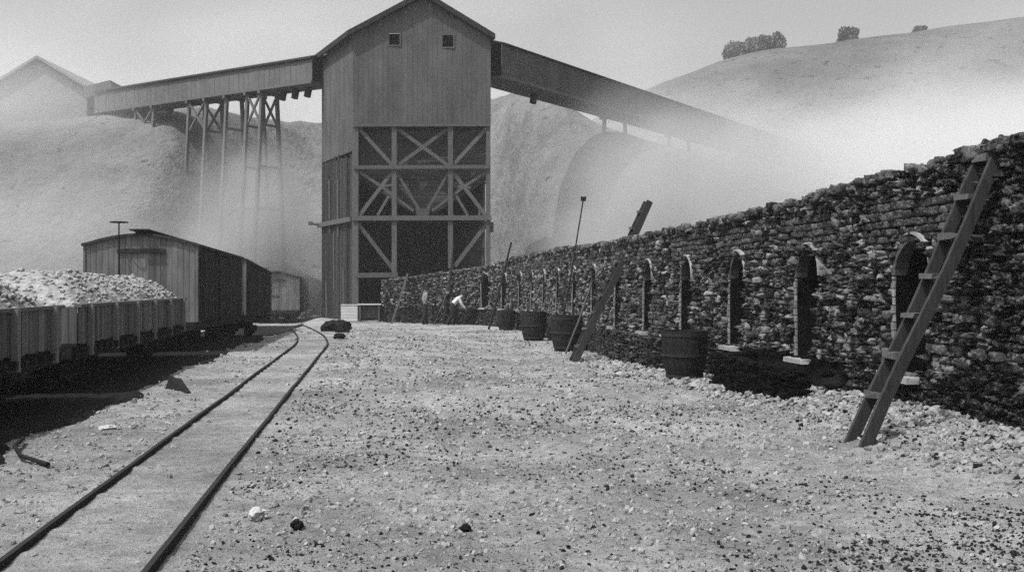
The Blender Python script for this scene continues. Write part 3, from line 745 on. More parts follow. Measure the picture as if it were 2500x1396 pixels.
# earth behind the stones, open at the mouths
bk = MB()
edges = sorted(set([0.0, SL]+[o+d for o in ov for d in (-.46, .46)]+list(np.arange(1, SL, 1.0))))
def bp(s, z, off):
    p = wp(np.array(s)); t = wt(np.array(s)); nn = np.array([-t[1], t[0]])
    if nn[0] > 0 and p[1] < 45: nn = -nn
    if p[1] >= 45 and nn[1] > 0: nn = -nn
    return Vector((p[0]-nn[0]*off, p[1]-nn[1]*off, z))
depth_of = lambda s: float(np.interp(s, [0, s_at_y(43), s_at_y(49), SL], [5.5, 5.0, 1.6, .7]))
for i in range(len(edges)-1):
    s0, s1 = edges[i], edges[i+1]
    if s1-s0 < 1e-4: continue
    mid = (s0+s1)/2; inm = any(abs(mid-o) < .46 for o in ov)
    T0 = float(wall_top(s0))-.08; T1 = float(wall_top(s1))-.08
    lo = [(-.7, SZ-.02, -.7, SZ-.02), (2.30, T0, 2.30, T1)] if inm else [(-.7, T0, -.7, T1)]
    for (a0, b0, a1, b1) in lo:
        bt = lambda zz: .10+.05*zz
        bk.add([bp(s0, a0, bt(a0)), bp(s1, a1, bt(a1)), bp(s1, b1, bt(b1)), bp(s0, b0, bt(b0))], [(0,1,2,3)])
    d0 = depth_of(s0); d1 = depth_of(s1)
    bk.add([bp(s0, T0, .25), bp(s1, T1, .25), bp(s1, T1, d1), bp(s0, T0, d0)], [(0,1,2,3)])
    bk.add([bp(s0, -.7, d0), bp(s1, -.7, d1), bp(s1, T1, d1), bp(s0, T0, d0)], [(3,2,1,0)])
for (s0, fl_) in ((SL, 0), (0.0, 1)):
    T0 = float(wall_top(s0))-.08; bk.add([bp(s0, -.7, .1), bp(s0, -.7, depth_of(s0)), bp(s0, T0, depth_of(s0)), bp(s0, T0, .2)], [(0,1,2,3)])
build(bk, 'bank_fill', M['fill'], bank)
# oven mouths
for io, o in enumerate(ov):
    def W(t, z, off): 
        q = bp(o+t, z, off+.05*z); return q
    # outline, left bottom -> arch -> right bottom
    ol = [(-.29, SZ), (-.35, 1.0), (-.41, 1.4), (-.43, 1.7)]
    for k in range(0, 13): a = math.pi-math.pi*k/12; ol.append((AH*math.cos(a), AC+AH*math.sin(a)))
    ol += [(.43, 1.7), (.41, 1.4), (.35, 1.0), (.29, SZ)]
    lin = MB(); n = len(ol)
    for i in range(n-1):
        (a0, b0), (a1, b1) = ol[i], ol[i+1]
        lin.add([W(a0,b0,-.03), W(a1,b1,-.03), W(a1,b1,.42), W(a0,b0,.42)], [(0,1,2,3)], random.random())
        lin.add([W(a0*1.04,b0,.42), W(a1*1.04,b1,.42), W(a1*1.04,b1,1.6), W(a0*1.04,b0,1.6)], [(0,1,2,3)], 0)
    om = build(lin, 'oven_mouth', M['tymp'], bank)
    b = MB()
    b.add([W(x*1.04, z, 1.58) for x, z in ol], [tuple(range(n))])
    b.add([W(-.30, SZ+.005, .0), W(.30, SZ+.005, .0), W(.30, SZ+.005, 1.6), W(-.30, SZ+.005, 1.6)], [(0,1,2,3)])
    for i in range(n-1):
        (a0, b0), (a1, b1) = ol[i], ol[i+1]
        b.add([W(a0*1.02,b0-.004,.40), W(a1*1.02,b1-.004,.40), W(a1*1.02,b1-.004,1.58), W(a0*1.02,b0-.004,1.58)], [(0,1,2,3)])
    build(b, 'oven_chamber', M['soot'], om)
    tp = MB(); z0 = 1.62+random.uniform(-.05,.12)
    pts = [(-.428, z0)]+[q for q in ol if q[1] > z0 and q[1] >= 1.7]+[(.428, z0)]
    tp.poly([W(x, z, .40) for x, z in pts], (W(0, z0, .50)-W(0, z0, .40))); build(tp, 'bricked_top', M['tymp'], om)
    ar = MB(); r0, r1 = AH-.005, AH+.07
    nb_ = 15
    for k in range(nb_):
        a0 = math.pi*(k+.04)/nb_; a1 = math.pi*(k+.96)/nb_; j = random.uniform(-.008, .008)
        q = []
        for off in (-.06+j, .12):
            for (rr, aa) in ((r0,a0),(r1,a0),(r1,a1),(r0,a1)): q.append(W(rr*math.cos(aa), AC+rr*math.sin(aa), off))
        ar.hexa(q, random.random())
    for sg in (-1, 1):
        zz = SZ; jb = MB()
        while zz < AC-.02:
            z1 = min(zz+.105, AC-.005); h0 = float(ohw(zz)); h1 = float(ohw(z1-.01)); j = random.uniform(-.012, .012); w_ = random.uniform(.03, .07)*(1 if sg < 0 else 1.7)
            q = []
            for off in (-.055+j, -.03 if sg > 0 else .14):
                for (t, e) in ((h0, zz+.006), (h0+w_, zz+.006), (h1+w_, z1-.006), (h1, z1-.006)): q.append(W(sg*t, e, off))
            jb.hexa(q, random.random()*.8); zz = z1
        build(jb, 'jamb', M['jamb'] if sg > 0 else M['tymp'], om)  # only the far jamb gets the paler brick
    build(ar, 'arch_ring', M['archb'], om)
    hd = MB()  # pale mortar crescent on the near side only, sunlight put into its colour
    for k in range(9):
        a0 = math.radians(78+11*k); a1 = math.radians(78+11*(k+1)); th0 = .036*math.sin(math.pi*(k)/9)+.010; th1 = .036*math.sin(math.pi*(k+1)/9)+.010; q = []
        for off in (-.135, .08):
            for (rr, aa) in ((r1+.002,a0),(r1+th0,a0),(r1+th1,a1),(r1+.002,a1)): q.append(W(rr*math.cos(aa), AC+rr*math.sin(aa), off))
        hd.hexa(q, random.random())
    build(hd, 'sunlit_hood', M['mortar'], om)
    si = MB(); q = []
    for zz in (SZ-.075, SZ-.005):
        for (t, off) in ((-.36, -.26), (.34, -.24), (.36, .05), (-.36, .05)): q.append(W(t+random.uniform(-.02,.02), zz+random.uniform(-.008,.008), off))
    si.hexa(q); build(si, 'sill', M['sill'], om)

# ------------------------------------------------------------------ ladders, rods
def ladder(label, foot, head, sep, bw, nst, mt, first, name='ladder', treadmat=None):
    foot = Vector(foot); head = Vector(head); r = thing(name, label, 'ladder', foot)
    al = Vector((-K, 1, 0)).normalized(); d = (head-foot).normalized()
    for k in (0, 1):
        mb = MB(); n = 7; 
        side = d.cross(al).normalized(); pts = []
        o = al*(sep*(k-.5))
        for i in range(n):
            p0 = foot+(head-foot)*(i/n); p1 = foot+(head-foot)*((i+1)/n)
            w0 = side*(.02*math.sin(i*1.1+k)); w1 = side*(.02*math.sin((i+1)*1.1+k))
            mb.beam(p0+o+w0, p1+o+w1, bw, .05, side, .3+.4*random.random())
        build(mb, 'side_rail', mt, r)
    for i in range(nst):
        f = first+(1-first-.06)*i/(nst-1); p = foot+(head-foot)*f
        mb = MB(); mb.box(p+Vector((-bw*.45, 0, .0)), (bw*1.05, sep-.052, .06), 1.0, rz=YAW+random.uniform(-.04,.04), jit=.012); build(mb, 'tread', treadmat or mt, r)
    return r
ladder('near plank ladder with thick side boards leaning on the wall at right', (3.62, 10.75, gzs(3.62, 10.75)-.05), (5.20, 10.95, 3.26), .30, .125, 7, M['ladder'], .17, treadmat=M['ladder_pale'])
ladder('grey ladder rising above the wall top beyond the nearest tub', (1.62, 26.9, gzs(1.62,26.9)-.05), (3.62, 27.1, 3.92), .36, .17, 9, M['ladder'], .1, treadmat=M['ladder_pale'])
def rod(label, a, b, r, mt, head=None, cat='rod', name='iron_rod'):
    a = Vector(a); b = Vector(b); mb = MB(); m_ = (a+b)/2+Vector((.02,0,-.03))
    t = thing(name, label, cat, a)
    mb.tube([a, m_, b], [r, r, r*.9], 8); build(mb, 'shaft', mt, t)
    if head:
        h_ = MB(); d = (b-a).normalized(); h_.box(b+d*.03, head, jit=.01); build(h_, 'head', mt, t)
    return t
rod('tall thin rod with a knob end standing high above the wall', (1.45, 32.6, gzs(1.4,32.6)), P(1424, 488, 33.0), .024, M['iron'], (.17,.12,.14))
rod('short dark plank end sticking up over the wall near the farthest tubs', (-1.05, 46.0, gzs(-1,46)), P(1248, 592, 46.9), .05, M['iron'], cat='plank', name='leaning_plank')
rod('dark pole leaning on the wall behind the two workmen', (-3.4, 51.9, gzs(-3.4,51.9)), P(1106, 616, 52.6), .05, M['iron'], cat='pole', name='leaning_pole')
ladder('small pale ladder leaning on the low end of the wall', (-6.15, 52.3, gzs(-6,52.3)-.05), (-5.45, 53.6, 2.35), .4, .09, 6, M['ladder_pale'], .12)
rod('pale scraper handle propped against the wall beside the tapered grey tub', (1.55, 29.6, gzs(1.5,29.6)), P(1445, 690, 30.0), .03, M['ladder_pale'], cat='scraper', name='scraper')

# ------------------------------------------------------------------ tubs
def tub(label, px, py, Y, sc_=1.0, first=None):
    X = (px-1250)*Y/2500; z = gzs(X, Y)-.03
    if first is not None:
        o = dup(first, (X, Y, z), (0, 0, random.uniform(0, 6)), label); o.scale = (sc_,)*3; return o
    r = thing('tub', label, 'tub', (X, Y, z), 'black tubs standing along the wall')
    b = MB(); b.lathe([(.02,.03),(.315,.03),(.325,0),(.375,.10),(.445,.34),(.485,.62),(.497,.86),(.488,1.12),(.45,1.12),(.455,.86),(.445,.62),(.405,.34),(.335,.10),(.02,.08)], 22, stave=True)
    bo = build(b, 'staves', M['tub'], r, False)
    for (z0, rr) in ((.15, .392), (.60, .483), (1.03, .493)):
        h_ = MB(); h_.lathe([(rr-.004, z0-.03), (rr+.012, z0-.03), (rr+.017, z0+.03), (rr-.004, z0+.03)], 30); build(h_, 'hoop', M['hoop'], r, False)
    for sg in (-1, 1):
        e = MB(); e.tube([(sg*.48, -.1, .95), (sg*.56, -.07, .98), (sg*.57, 0, .99), (sg*.56, .07, .98), (sg*.48, .1, .95)], .016, 8); build(e, 'handle', M['iron'], r, False)
    return r
T0 = tub('largest nearest black tub standing below an oven mouth', 1671, 920, 18.6); T0.scale = (.84,)*3
tub('tapered grey tub beside the foot of the tall ladder', 1383, 855, 30.8, .98, T0)
tub('squat dark tub, between the tapered grey tub and the low far tub', 1303, 828, 36.6, .95, T0)
tub('low far tub at the bend of the wall', 1236, 797, 45.0, .82, T0)

# ------------------------------------------------------------------ people
def person(label, base, rz, J, E, R, kinds, hat, group='workmen at the wall'):
    r = thing('person', label, 'person', base, group, (0,0,rz)); r.scale = (1.06,)*3
    me = bpy.data.meshes.new('body'); keys = list(J); ix = {k:i for i, k in enumerate(keys)}
    me.from_pydata([J[k] for k in keys], [(ix[a], ix[b]) for a, b in E], [])
    o = bpy.data.objects.new('body', me); COL.objects.link(o)
    sk = o.modifiers.new('skin', 'SKIN'); sl = me.skin_vertices[0].data if me.skin_vertices else None
    if sl is None:
        import bmesh; bm = bmesh.new(); bm.from_mesh(me); bm.verts.layers.skin.verify(); bm.to_mesh(me); bm.free(); sl = me.skin_vertices[0].data
    for k in keys: q_ = R[k] if isinstance(R[k], tuple) else (R[k], R[k]); sl[ix[k]].radius = (q_[0]*1.3, q_[1]*1.3); sl[ix[k]].use_root = (k == 'pelvis')
    ss_ = o.modifiers.new('sub', 'SUBSURF'); ss_.levels = 2; ss_.render_levels = 2
    dg = bpy.context.evaluated_depsgraph_get(); m2 = bpy.data.meshes.new_from_object(o.evaluated_get(dg))
    bpy.data.objects.remove(o)
    import bmesh
    bm = bmesh.new(); bm.from_mesh(m2)
    segs = [(Vector(J[a]), Vector(J[b]), kinds.get((a,b), 'shirt')) for a, b in E]
    def kind(p):
        best = None
        for a, b, k in segs:
            t = max(0, min(1, (p-a).dot(b-a)/max((b-a).length_squared, 1e-9))); d = (p-a-(b-a)*t).length
            if best is None or d < best[0]: best = (d, k)
        return best[1]
    names = ['skin','shirt','trouser','hat','white_shirt']
    for f in bm.faces: f.material_index = names.index(kind(f.calc_center_median())); f.smooth = True
    # five bent fingers on each hand, a nose
    for sd in ('l', 'r'):
        hnd = Vector(J['hand_'+sd]); wr = Vector(J['wrist_'+sd]); d = (hnd-wr).normalized(); s = d.cross(Vector((0,0,1)))
        s = s.normalized() if s.length > .1 else Vector((1,0,0)); dn = s.cross(d)*-1
        for k in range(5):
            ln_ = (.055, .075, .082, .075, .06)[k]; off = (-.045 if k == 0 else (-.03+.02*(k-1)))
            b0 = hnd+s*off-(d*.045 if k == 0 else Vector((0,0,0))); b1 = b0+d*ln_*.55+(s*-.03 if k == 0 else s*0); b2 = b1+d*ln_*.25+dn*ln_*.4
            for (q0, q1, ra) in ((b0, b1, .010), (b1, b2, .009)):
                m4 = Matrix.Translation((q0+q1)/2) @ (q1-q0).to_track_quat('Z','Y').to_matrix().to_4x4()
                g_ = bmesh.ops.create_cone(bm, cap_ends=True, segments=8, radius1=ra, radius2=ra*.85, depth=(q1-q0).length+.012, matrix=m4)
                for v in g_['verts']:
                    for f in v.link_faces: f.material_index = 0
    mi = [f.material_index for f in bm.faces]; bm.to_mesh(m2); bm.free(); m2.materials.clear()
    for n_m in names: m2.materials.append(M[n_m])
    m2.polygons.foreach_set('material_index', mi); m2.update()
    o = bpy.data.objects.new('body', m2); COL.objects.link(o); o.parent = r
    hc = Vector(J['head']); ht = Vector(J['headtop']); up_ = (ht-hc).normalized(); fwd = Vector((0,1,0)); fwd = (fwd-up_*fwd.dot(up_)).normalized(); rt = fwd.cross(up_)
    q = MB(); q.tube([hc+fwd*.085-up_*.02, hc+fwd*.118-up_*.035, hc+fwd*.09-up_*.05], [.012,.016,.014], 8)
    build(q, 'nose', M['skin'], r, False, True)
    q = MB(); q.tube([hc+fwd*.092-up_*.085+rt*-.025, hc+fwd*.099-up_*.086, hc+fwd*.092-up_*.085+rt*.025], .007, 6); build(q, 'mouth', M['trouser'], r, False)
    for s_ in (-1, 1):
        q = MB(); q.tube([hc+fwd*.086+rt*(s_*.035), hc+fwd*.1+rt*(s_*.035)], .012, 8); build(q, 'eye', M['hat'], r, False)
        q = MB(); q.tube([hc+rt*(s_*.09)-up_*.03, hc+rt*(s_*.105), hc+rt*(s_*.09)+up_*.03], .016, 8); build(q, 'ear', M['skin'], r, False)
    q = MB(); base_ = hc+up_*.055
    vs = []; fs = []; n = 18; prof = [(.165,.0),(.17,.008),(.115,.016),(.11,.09),(.085,.12),(.0,.115)]
    for (ra, zz) in prof:
        for k in range(n):
            a = 2*math.pi*k/n; vs.append(base_+(rt*math.cos(a)+fwd*math.sin(a))*ra+up_*zz)
    for i in range(len(prof)-1):
        for k in range(n): fs.append((i*n+k, i*n+(k+1) % n, (i+1)*n+(k+1) % n, (i+1)*n+k))
    fs.append(tuple(range(n))[::-1]); q.add(vs, fs); build(q, 'hat', M['hat'], r, False, True)
    return r
E = [('pelvis','waist'),('waist','chest'),('chest','neck'),('neck','head'),('head','headtop'),
     ('chest','sh_l'),('sh_l','el_l'),('el_l','wrist_l'),('wrist_l','hand_l'),('chest','sh_r'),('sh_r','el_r'),('el_r','wrist_r'),('wrist_r','hand_r'),
     ('pelvis','hip_l'),('hip_l','knee_l'),('knee_l','ank_l'),('ank_l','toe_l'),('pelvis','hip_r'),('hip_r','knee_r'),('knee_r','ank_r'),('ank_r','toe_r')]
R = dict(pelvis=(.15,.12), waist=(.14,.105), chest=(.165,.12), neck=.058, head=(.085,.10), headtop=(.07,.08))
for s_ in 'lr': R.update({'sh_'+s_:.068, 'el_'+s_:.05, 'wrist_'+s_:.034, 'hand_'+s_:(.042,.022), 'hip_'+s_:.095, 'knee_'+s_:.07, 'ank_'+s_:.05, 'toe_'+s_:.038})
def kd(shirt):
    k = {e: shirt for e in E}
    for e in E:
        if e[0] in ('neck','head') or e[0].startswith('wrist'): k[e] = 'skin'
        if e[0].startswith(('hip','knee','ank')) or e[1].startswith('hip') : k[e] = 'trouser'
        if e[0].startswith('ank'): k[e] = 'hat'
    k[('chest','neck')] = shirt; k[('pelvis','waist')] = 'trouser'
    return k
# facing +y locally
J1 = dict(pelvis=(0,0,.93), waist=(0,.01,1.08), chest=(0,.03,1.33), neck=(0,.05,1.50), head=(0,.09,1.61), headtop=(0,.10,1.71),
  sh_l=(-.19,.03,1.42), el_l=(-.24,.05,1.14), wrist_l=(-.18,.25,.98), hand_l=(-.15,.33,.95), sh_r=(.19,.03,1.42), el_r=(.25,-.02,1.13), wrist_r=(.20,.20,1.02), hand_r=(.17,.28,1.0),
  hip_l=(-.09,0,.88), knee_l=(-.10,.12,.48), ank_l=(-.10,.05,.08), toe_l=(-.11,.20,.03), hip_r=(.09,0,.88), knee_r=(.10,-.02,.47), ank_r=(.10,-.16,.09), toe_r=(.11,-.01,.03))
x1, y1 = (1037-1250)*51.4/2500, 51.4
p1 = person('standing workman in a grey shirt, dark trousers and hat, left of the barrow', (x1, y1, gzs(x1, y1)), math.radians(-70), J1, E, R, kd('shirt'), True)
J2 = dict(pelvis=(0,-.08,.86), waist=(0,.02,1.0), chest=(0,.22,1.20), neck=(0,.38,1.31), head=(0,.47,1.37), headtop=(0,.52,1.46),
  sh_l=(-.19,.25,1.27), el_l=(-.24,.36,1.0), wrist_l=(-.25,.52,.80), hand_l=(-.25,.58,.74), sh_r=(.19,.25,1.27), el_r=(.24,.36,1.0), wrist_r=(.25,.52,.80), hand_r=(.25,.58,.74),
  hip_l=(-.09,-.07,.82), knee_l=(-.11,.16,.46), ank_l=(-.11,-.02,.08), toe_l=(-.12,.13,.03), hip_r=(.09,-.07,.82), knee_r=(.11,-.06,.45), ank_r=(.11,-.34,.10), toe_r=(.12,-.20,.03))
x3, y3 = (1090-1250)*51.9/2500, 51.9
kd3 = kd('trouser')
J3 = dict(J1); J3['el_l'] = (-.26,.02,1.13); J3['wrist_l'] = (-.27,.10,.88); J3['hand_l'] = (-.27,.13,.79)
person('standing workman all in dark clothes and hat, behind the stooping man', (x3, y3, gzs(x3, y3)), math.radians(-100), J3, E, R, kd3, True)
x2, y2 = (1106-1250)*51.0/2500, 51.0
p2 = person('stooping workman in a white shirt and dark trousers gripping the barrow handles', (x2, y2, gzs(x2, y2)), math.radians(-75), J2, E, R, kd('white_shirt'), True)
# vest on the stooping man's back? the photo shows a white back, so none is worn
# barrow
rb = thing('wheelbarrow', 'dark coke barrow held by the stooping workman', 'wheelbarrow', (x2, y2, gzs(x2, y2)), None, (0,0,math.radians(-75)))
q = MB(); q.hexa([(-.24,.85,.38),(.24,.85,.38),(.24,1.45,.42),(-.24,1.45,.42),(-.36,.75,.80),(.36,.75,.80),(.36,1.65,.85),(-.36,1.65,.85)]); build(q, 'tray', M['tub'], rb, False)
for sx in (-1, 1):
    q = MB(); q.tube([(sx*.25,.50,.76),(sx*.25,.7,.66),(sx*.2,.9,.38),(sx*.08,1.75,.26)], .024, 8); build(q, 'handle', M['ladder'], rb, False)
    q = MB(); q.tube([(sx*.24,.95,.4),(sx*.28,.92,.0)], .025, 8); build(q, 'leg', M['iron'], rb, False)
q = MB(); q.tube([(-.03,1.75,.24),(.03,1.75,.24)], .24, 20); q.tube([(-.07,1.75,.24),(.07,1.75,.24)], .05, 10); build(q, 'wheel', M['iron'], rb, False)
# shovel in the standing man's hands
a = Vector((x1+.42, y1-.05, gzs(x1,y1)+.02)); rod('pale shovel handle slanting between the standing and stooping workmen', (x2-1.0, y2+.15, gzs(x2,y2)), (x2-.35, y2+.5, 1.3), .026, M['ladder_pale'], cat='shovel', name='shovel')

# ------------------------------------------------------------------ small things in the yard
def box_thing(name, label, cat, c, d, mt, rz=0, jit=.01, group=None):
    mb = MB(); mb.box((0,0,d[2]/2), d, jit=jit); o = build(mb, name, mt); o.location = c; o.rotation_euler = (0,0,rz); return tag(o, label, cat, group)
cr = thing('crate', 'whitewashed wooden crate at the foot of the bin corner', 'crate', (P(855,0,54.4).x, 54.4, gzs(-8.4,54.4)))
q = MB()
for k in range(5): q.box((0, -.3, .13+.165*k), (.86, .03, .155), random.random())
build(q, 'side', M['white'], cr, False); q = MB()
for k in range(5): q.box((0, .3, .13+.165*k), (.86, .03, .155), random.random())
build(q, 'side', M['white'], cr, False)
for sx in (-1, 1):
    q = MB()
    for k in range(5): q.box((sx*.43, 0, .13+.165*k), (.03, .57, .155), random.random())
    build(q, 'side', M['white'], cr, False)
q = MB(); q.box((0,0,.90), (.92,.68,.03)); build(q, 'lid', M['white'], cr, False)
bn = thing('bench', 'low pale topped bench beside the white crate', 'bench', (P(903,0,54.2).x, 54.2, gzs(-7.4,54.2)))
q = MB(); q.box((0,0,.93), (1.25,.4,.06)); build(q, 'top', M['white'], bn, False)
for sx in (-.5, .5):
    q = MB(); q.box((sx,0,.45), (.08,.36,.9)); build(q, 'leg', M['hopper'], bn, False)
q = MB(); q.box((0,.12,.5), (.92,.05,.6)); build(q, 'back_board', M['hopper'], bn, False)
# wrecked switch timbers by the track end
def timber(label, px, py, Y, L_, w, rz, ry):
    p = P(px, py, Y); mb = MB(); mb.box((0,0,0), (L_, w, w*.9), jit=.03); o = build(mb, 'timber_baulk', M['coke']); o.location = (p.x, p.y, gzs(p.x, Y)+w*.4+abs(math.sin(ry))*L_*.42); o.rotation_euler = (0, ry, rz)
    return tag(o, label, 'timber', 'black timbers dumped beside the track')
st = MB(); st.hexa([(-.5,-.12,0),(.42,-.03,0),(.46,.06,0),(-.4,.16,0),(-.5,-.05,.20),(.42,0,.03),(.46,.03,.03),(-.4,.12,.16)])
o = build(st, 'scrap_plate', M['coke']); pq = P(440, 955, 16.6); o.location = (pq.x, pq.y, gzs(pq.x, pq.y)); o.rotation_euler = (0,0,math.radians(-58)); tag(o, 'black pointed scrap plate lying on the ash between cars and track', 'scrap')
st = MB(); st.tube([(-5.25,11.0,.07),(-5.1,10.5,.06),(-4.8,10.0,.045),(-4.35,9.6,.03)], .022, 8)
o = build(st, 'bent_rod', M['iron']); tag(o, 'bent iron rod on the ash at the left edge', 'rod')
def stone(name, label, cat, px, py, r, mt, sq=.6):
    import bmesh
    from mathutils import noise
    Y = 1.7*2500/(py-698); p = P(px, py, Y)
    me = bpy.data.meshes.new(name); bm = bmesh.new(); bmesh.ops.create_icosphere(bm, subdivisions=4, radius=1)
    o_ = Vector((px, py, 0))*.37
    for v in bm.verts:
        n_ = noise.noise(v.co*1.3+o_)*.45+noise.noise(v.co*3.1+o_)*.22+noise.noise(v.co*8+o_)*.07
        v.co = v.co*(1+n_); v.co.x *= r*1.3; v.co.y *= r; v.co.z *= r*sq
    bm.to_mesh(me); bm.free(); me.materials.append(mt)
    o = bpy.data.objects.new(name, me); COL.objects.link(o)
    o.location = (p.x, Y, gzs(p.x, Y)+r*sq*.4); o.rotation_euler = (0,0,random.uniform(0,3)); return tag(o, label, cat)
stone('stone', 'pale rough stone lying right of the track in the foreground', 'stone', 628, 1262, .065, M['palestone'], .8)
stone('coke_lump', 'large black coke lump near the pale foreground stone', 'coke', 726, 1284, .042, M['coke'], .8)
stone('stone', 'flat pale stone left of the track below the gondola', 'stone', 262, 1046, .09, M['palestone'], .35)
stone('stone', 'pale boulder at the foot of the wall at the right edge', 'stone', 2486, 1092, .16, M['palestone'], .6)
def rough(label, px, py, Y, r, sq):
    o = stone('slag_lump', label, 'slag', px, py, r, M['coke'], sq); p = P(px, py, Y); o.location = (p.x, Y, gzs(p.x, Y)+r*sq*.55); return o
rough('biggest black slag lump dumped in front of the white crate', 812, 806, 41.5, .36, .8)
rough('tall black slag lump, rightmost of the slag by the track bend', 836, 812, 39.8, .27, 1.1)
rough('low black slag lump nearest the camera of the slag by the track bend', 829, 840, 33.5, .17, .7)
rough('small black slag lump, leftmost of the slag by the track bend', 796, 796, 44.0, .2, .7)
stone('coke_lump', 'black coke lump in the middle foreground of the yard', 'coke', 1136, 1292, .038, M['coke'], .7)

# loose gravel and coke
def scatter(n, name, label_kind, mt, fpos, rmin, rmax, pw, sq, shade=None):
    pos = fpos(n); n = len(pos); r = rmin+(rmax-rmin)*rng.random(n)**pw; r *= np.clip(pos[:,1]/9, .8, 3.0)**.6
    a, b, c_ = random_axes(n); hf = np.stack([r*rng.uniform(.8,1.5,n), r, r*rng.uniform(sq,1,n)], 1)
    z = gzn(pos[:,0], pos[:,1])+r*.08
    o = lumps(np.stack([pos[:,0], pos[:,1], z], 1), hf, a, b, c_, np.full(n,.5), np.full(n,.16), rng.random(n) if shade is None else shade(n), name, mt)
    o['kind'] = 'stuff'; return o
def yard(n):
    Y = 5.4*np.exp(rng.random(n)*math.log(46/5.4)); X = (rng.random(n)*1.16-.58)*Y
    L = X+K*Y; m = vnoise(X*.5+40, Y*.5) 
    keep = (L < 6.2) & (L > -4.3) & ~((L > -2.35) & (L < -1.2) & (rng.random(n) < .9)) & (m+rng.random(n)*.8 > .62) & (Y < 50)
    keep &= ~((L < -1.2) & (rng.random(n) < .5))
    return np.stack([X, Y], 1)[keep]
scatter(60000, 'gravel', '', M['gravel'], yard, .004, .024, 3.5, .5)
def cokepos(n):
    p = yard(n); L = p[:,0]+K*p[:,1]; c = vnoise(p[:,0]*.8+7, p[:,1]*.8+3)+.5*vnoise(p[:,0]*2.3, p[:,1]*2.3)
    k = (c+rng.random(len(p))*.5 > 1.0) & (L > -1.2)
    return p[k]
scatter(52000, 'coke_breeze', '', M['coke'], cokepos, .0035, .017, 4.0, .5)
def drift(n):
    c = np.array([(2.9, 6.6), (3.5, 7.4), (2.2, 6.2), (3.9, 6.9)])[rng.integers(0, 4, n)]
    return c+rng.normal(0, 1, (n, 2))*np.array([.55, .28])
scatter(2300, 'coke_breeze', '', M['coke'], drift, .003, .015, 2.6, .5)
def rubble(n):
    s = rng.random(n)*s_at_y(30); p = wp(s); d = rng.random(n)**1.4*1.3; k = smooth(30, 15, p[:,1]) > rng.random(n)*.9
    q = np.stack([p[:,0]-d-.05, p[:,1]-.1*d], 1)[k]; return q[q[:,1] > 6]
scatter(9000, 'rubble', '', M['gravel'], rubble, .008, .042, 2.4, .6, lambda n: .1+.8*rng.random(n))

scatter(4200, 'coke_breeze', '', M['coke'], rubble, .006, .022, 2.6, .6)

# ------------------------------------------------------------------ trees on the far ridge
def tree(px, py, Y, w, hgt, label):
    x = (px-1250)*Y/2500; zc = float(ridge(np.array(x), np.array(Y)))
    r = thing('ridge_tree', label, 'tree', (x, Y, zc-.7), 'trees on the far ridge')
    t = MB(); t.tube([(0,0,-1),(0.1,0,hgt*.4),(.2,0,hgt*.75)], [.5,.35,.12], 8)
    for k in range(5):
        a = k*1.3; t.tube([(0.1,0,hgt*.35),(w*.3*math.cos(a), w*.3*math.sin(a), hgt*.7)], [.2,.06], 6)
    build(t, 'trunk', M['bark'], r, False)
    c = MB(); cl = [(random.uniform(-.36,.36)*w, random.uniform(-.36,.36)*w, hgt*random.uniform(.35,.85), w*random.uniform(.16,.27)) for _ in range(11)]
    for _ in range(2600):
        q = random.choice(cl); d = Vector((random.gauss(0,1), random.gauss(0,1), random.gauss(0,.8))); d = d.normalized()*q[3]*random.uniform(.5,1.08)
        p = Vector(q[:3])+d; e = Vector((random.gauss(0,1), random.gauss(0,1), random.gauss(0,1))).normalized(); f = e.cross(Vector((random.random(), 1, random.random()))).normalized(); s = random.uniform(.16,.36)
        c.add([p-e*s, p+f*s*.6, p+e*s, p-f*s*.6], [(0,1,2,3)], random.random())
    build(c, 'crown', M['leaf'], r, False)
tree(1785, 150, 197, 5.2, 3.4, 'low round hazy tree, leftmost on the far ridge')
tree(1838, 128, 198, 4.6, 3.8, 'left half of the tall tree pair on the far ridge')
tree(1884, 124, 198, 5.0, 4.0, 'right half of the tall tree pair on the far ridge')
tree(2070, 102, 198, 3.6, 3.2, 'small lone tree halfway up the far ridge')
tree(2245, 80, 198, 2.2, 1.8, 'tiny bush farthest right on the far ridge')

# ------------------------------------------------------------------ smoke and haze
def vol_mat(name, dens, scale=None, color=.95, lo=.35, hi=.7, aniso=0.0, power=1.0):
    m = bpy.data.materials.new(name); m.use_nodes = True; nt = m.node_tree; N = nt.nodes; L = nt.links
    N.remove(N['Principled BSDF']); pv = N.new('ShaderNodeVolumePrincipled'); L.new(pv.outputs[0], N['Material Output'].inputs['Volume'])
    pv.inputs['Color'].default_value = (color,)*3+(1,); pv.inputs['Density'].default_value = dens; pv.inputs['Anisotropy'].default_value = aniso
    if scale:
        tc = N.new('ShaderNodeTexCoord'); le = N.new('ShaderNodeVectorMath'); le.operation = 'LENGTH'; L.new(tc.outputs['Object'], le.inputs[0])
        r = N.new('ShaderNodeMapRange'); r.interpolation_type = 'SMOOTHSTEP'; r.inputs[1].default_value = .98; r.inputs[2].default_value = .15; L.new(le.outputs['Value'], r.inputs[0])
        n = N.new('ShaderNodeTexNoise'); n.inputs['Scale'].default_value = scale; n.inputs['Detail'].default_value = 3; L.new(tc.outputs['Object'], n.inputs['Vector'])
        r2 = N.new('ShaderNodeMapRange'); r2.inputs[1].default_value = lo; r2.inputs[2].default_value = hi; L.new(n.outputs[0], r2.inputs[0])
        a = N.new('ShaderNodeMath'); a.operation = 'MULTIPLY'; L.new(r.outputs[0], a.inputs[0]); L.new(r2.outputs[0], a.inputs[1])
        b = N.new('ShaderNodeMath'); b.operation = 'MULTIPLY'; L.new(a.outputs[0], b.inputs[0]); b.inputs[1].default_value = dens; L.new(b.outputs[0], pv.inputs['Density'])
    return m
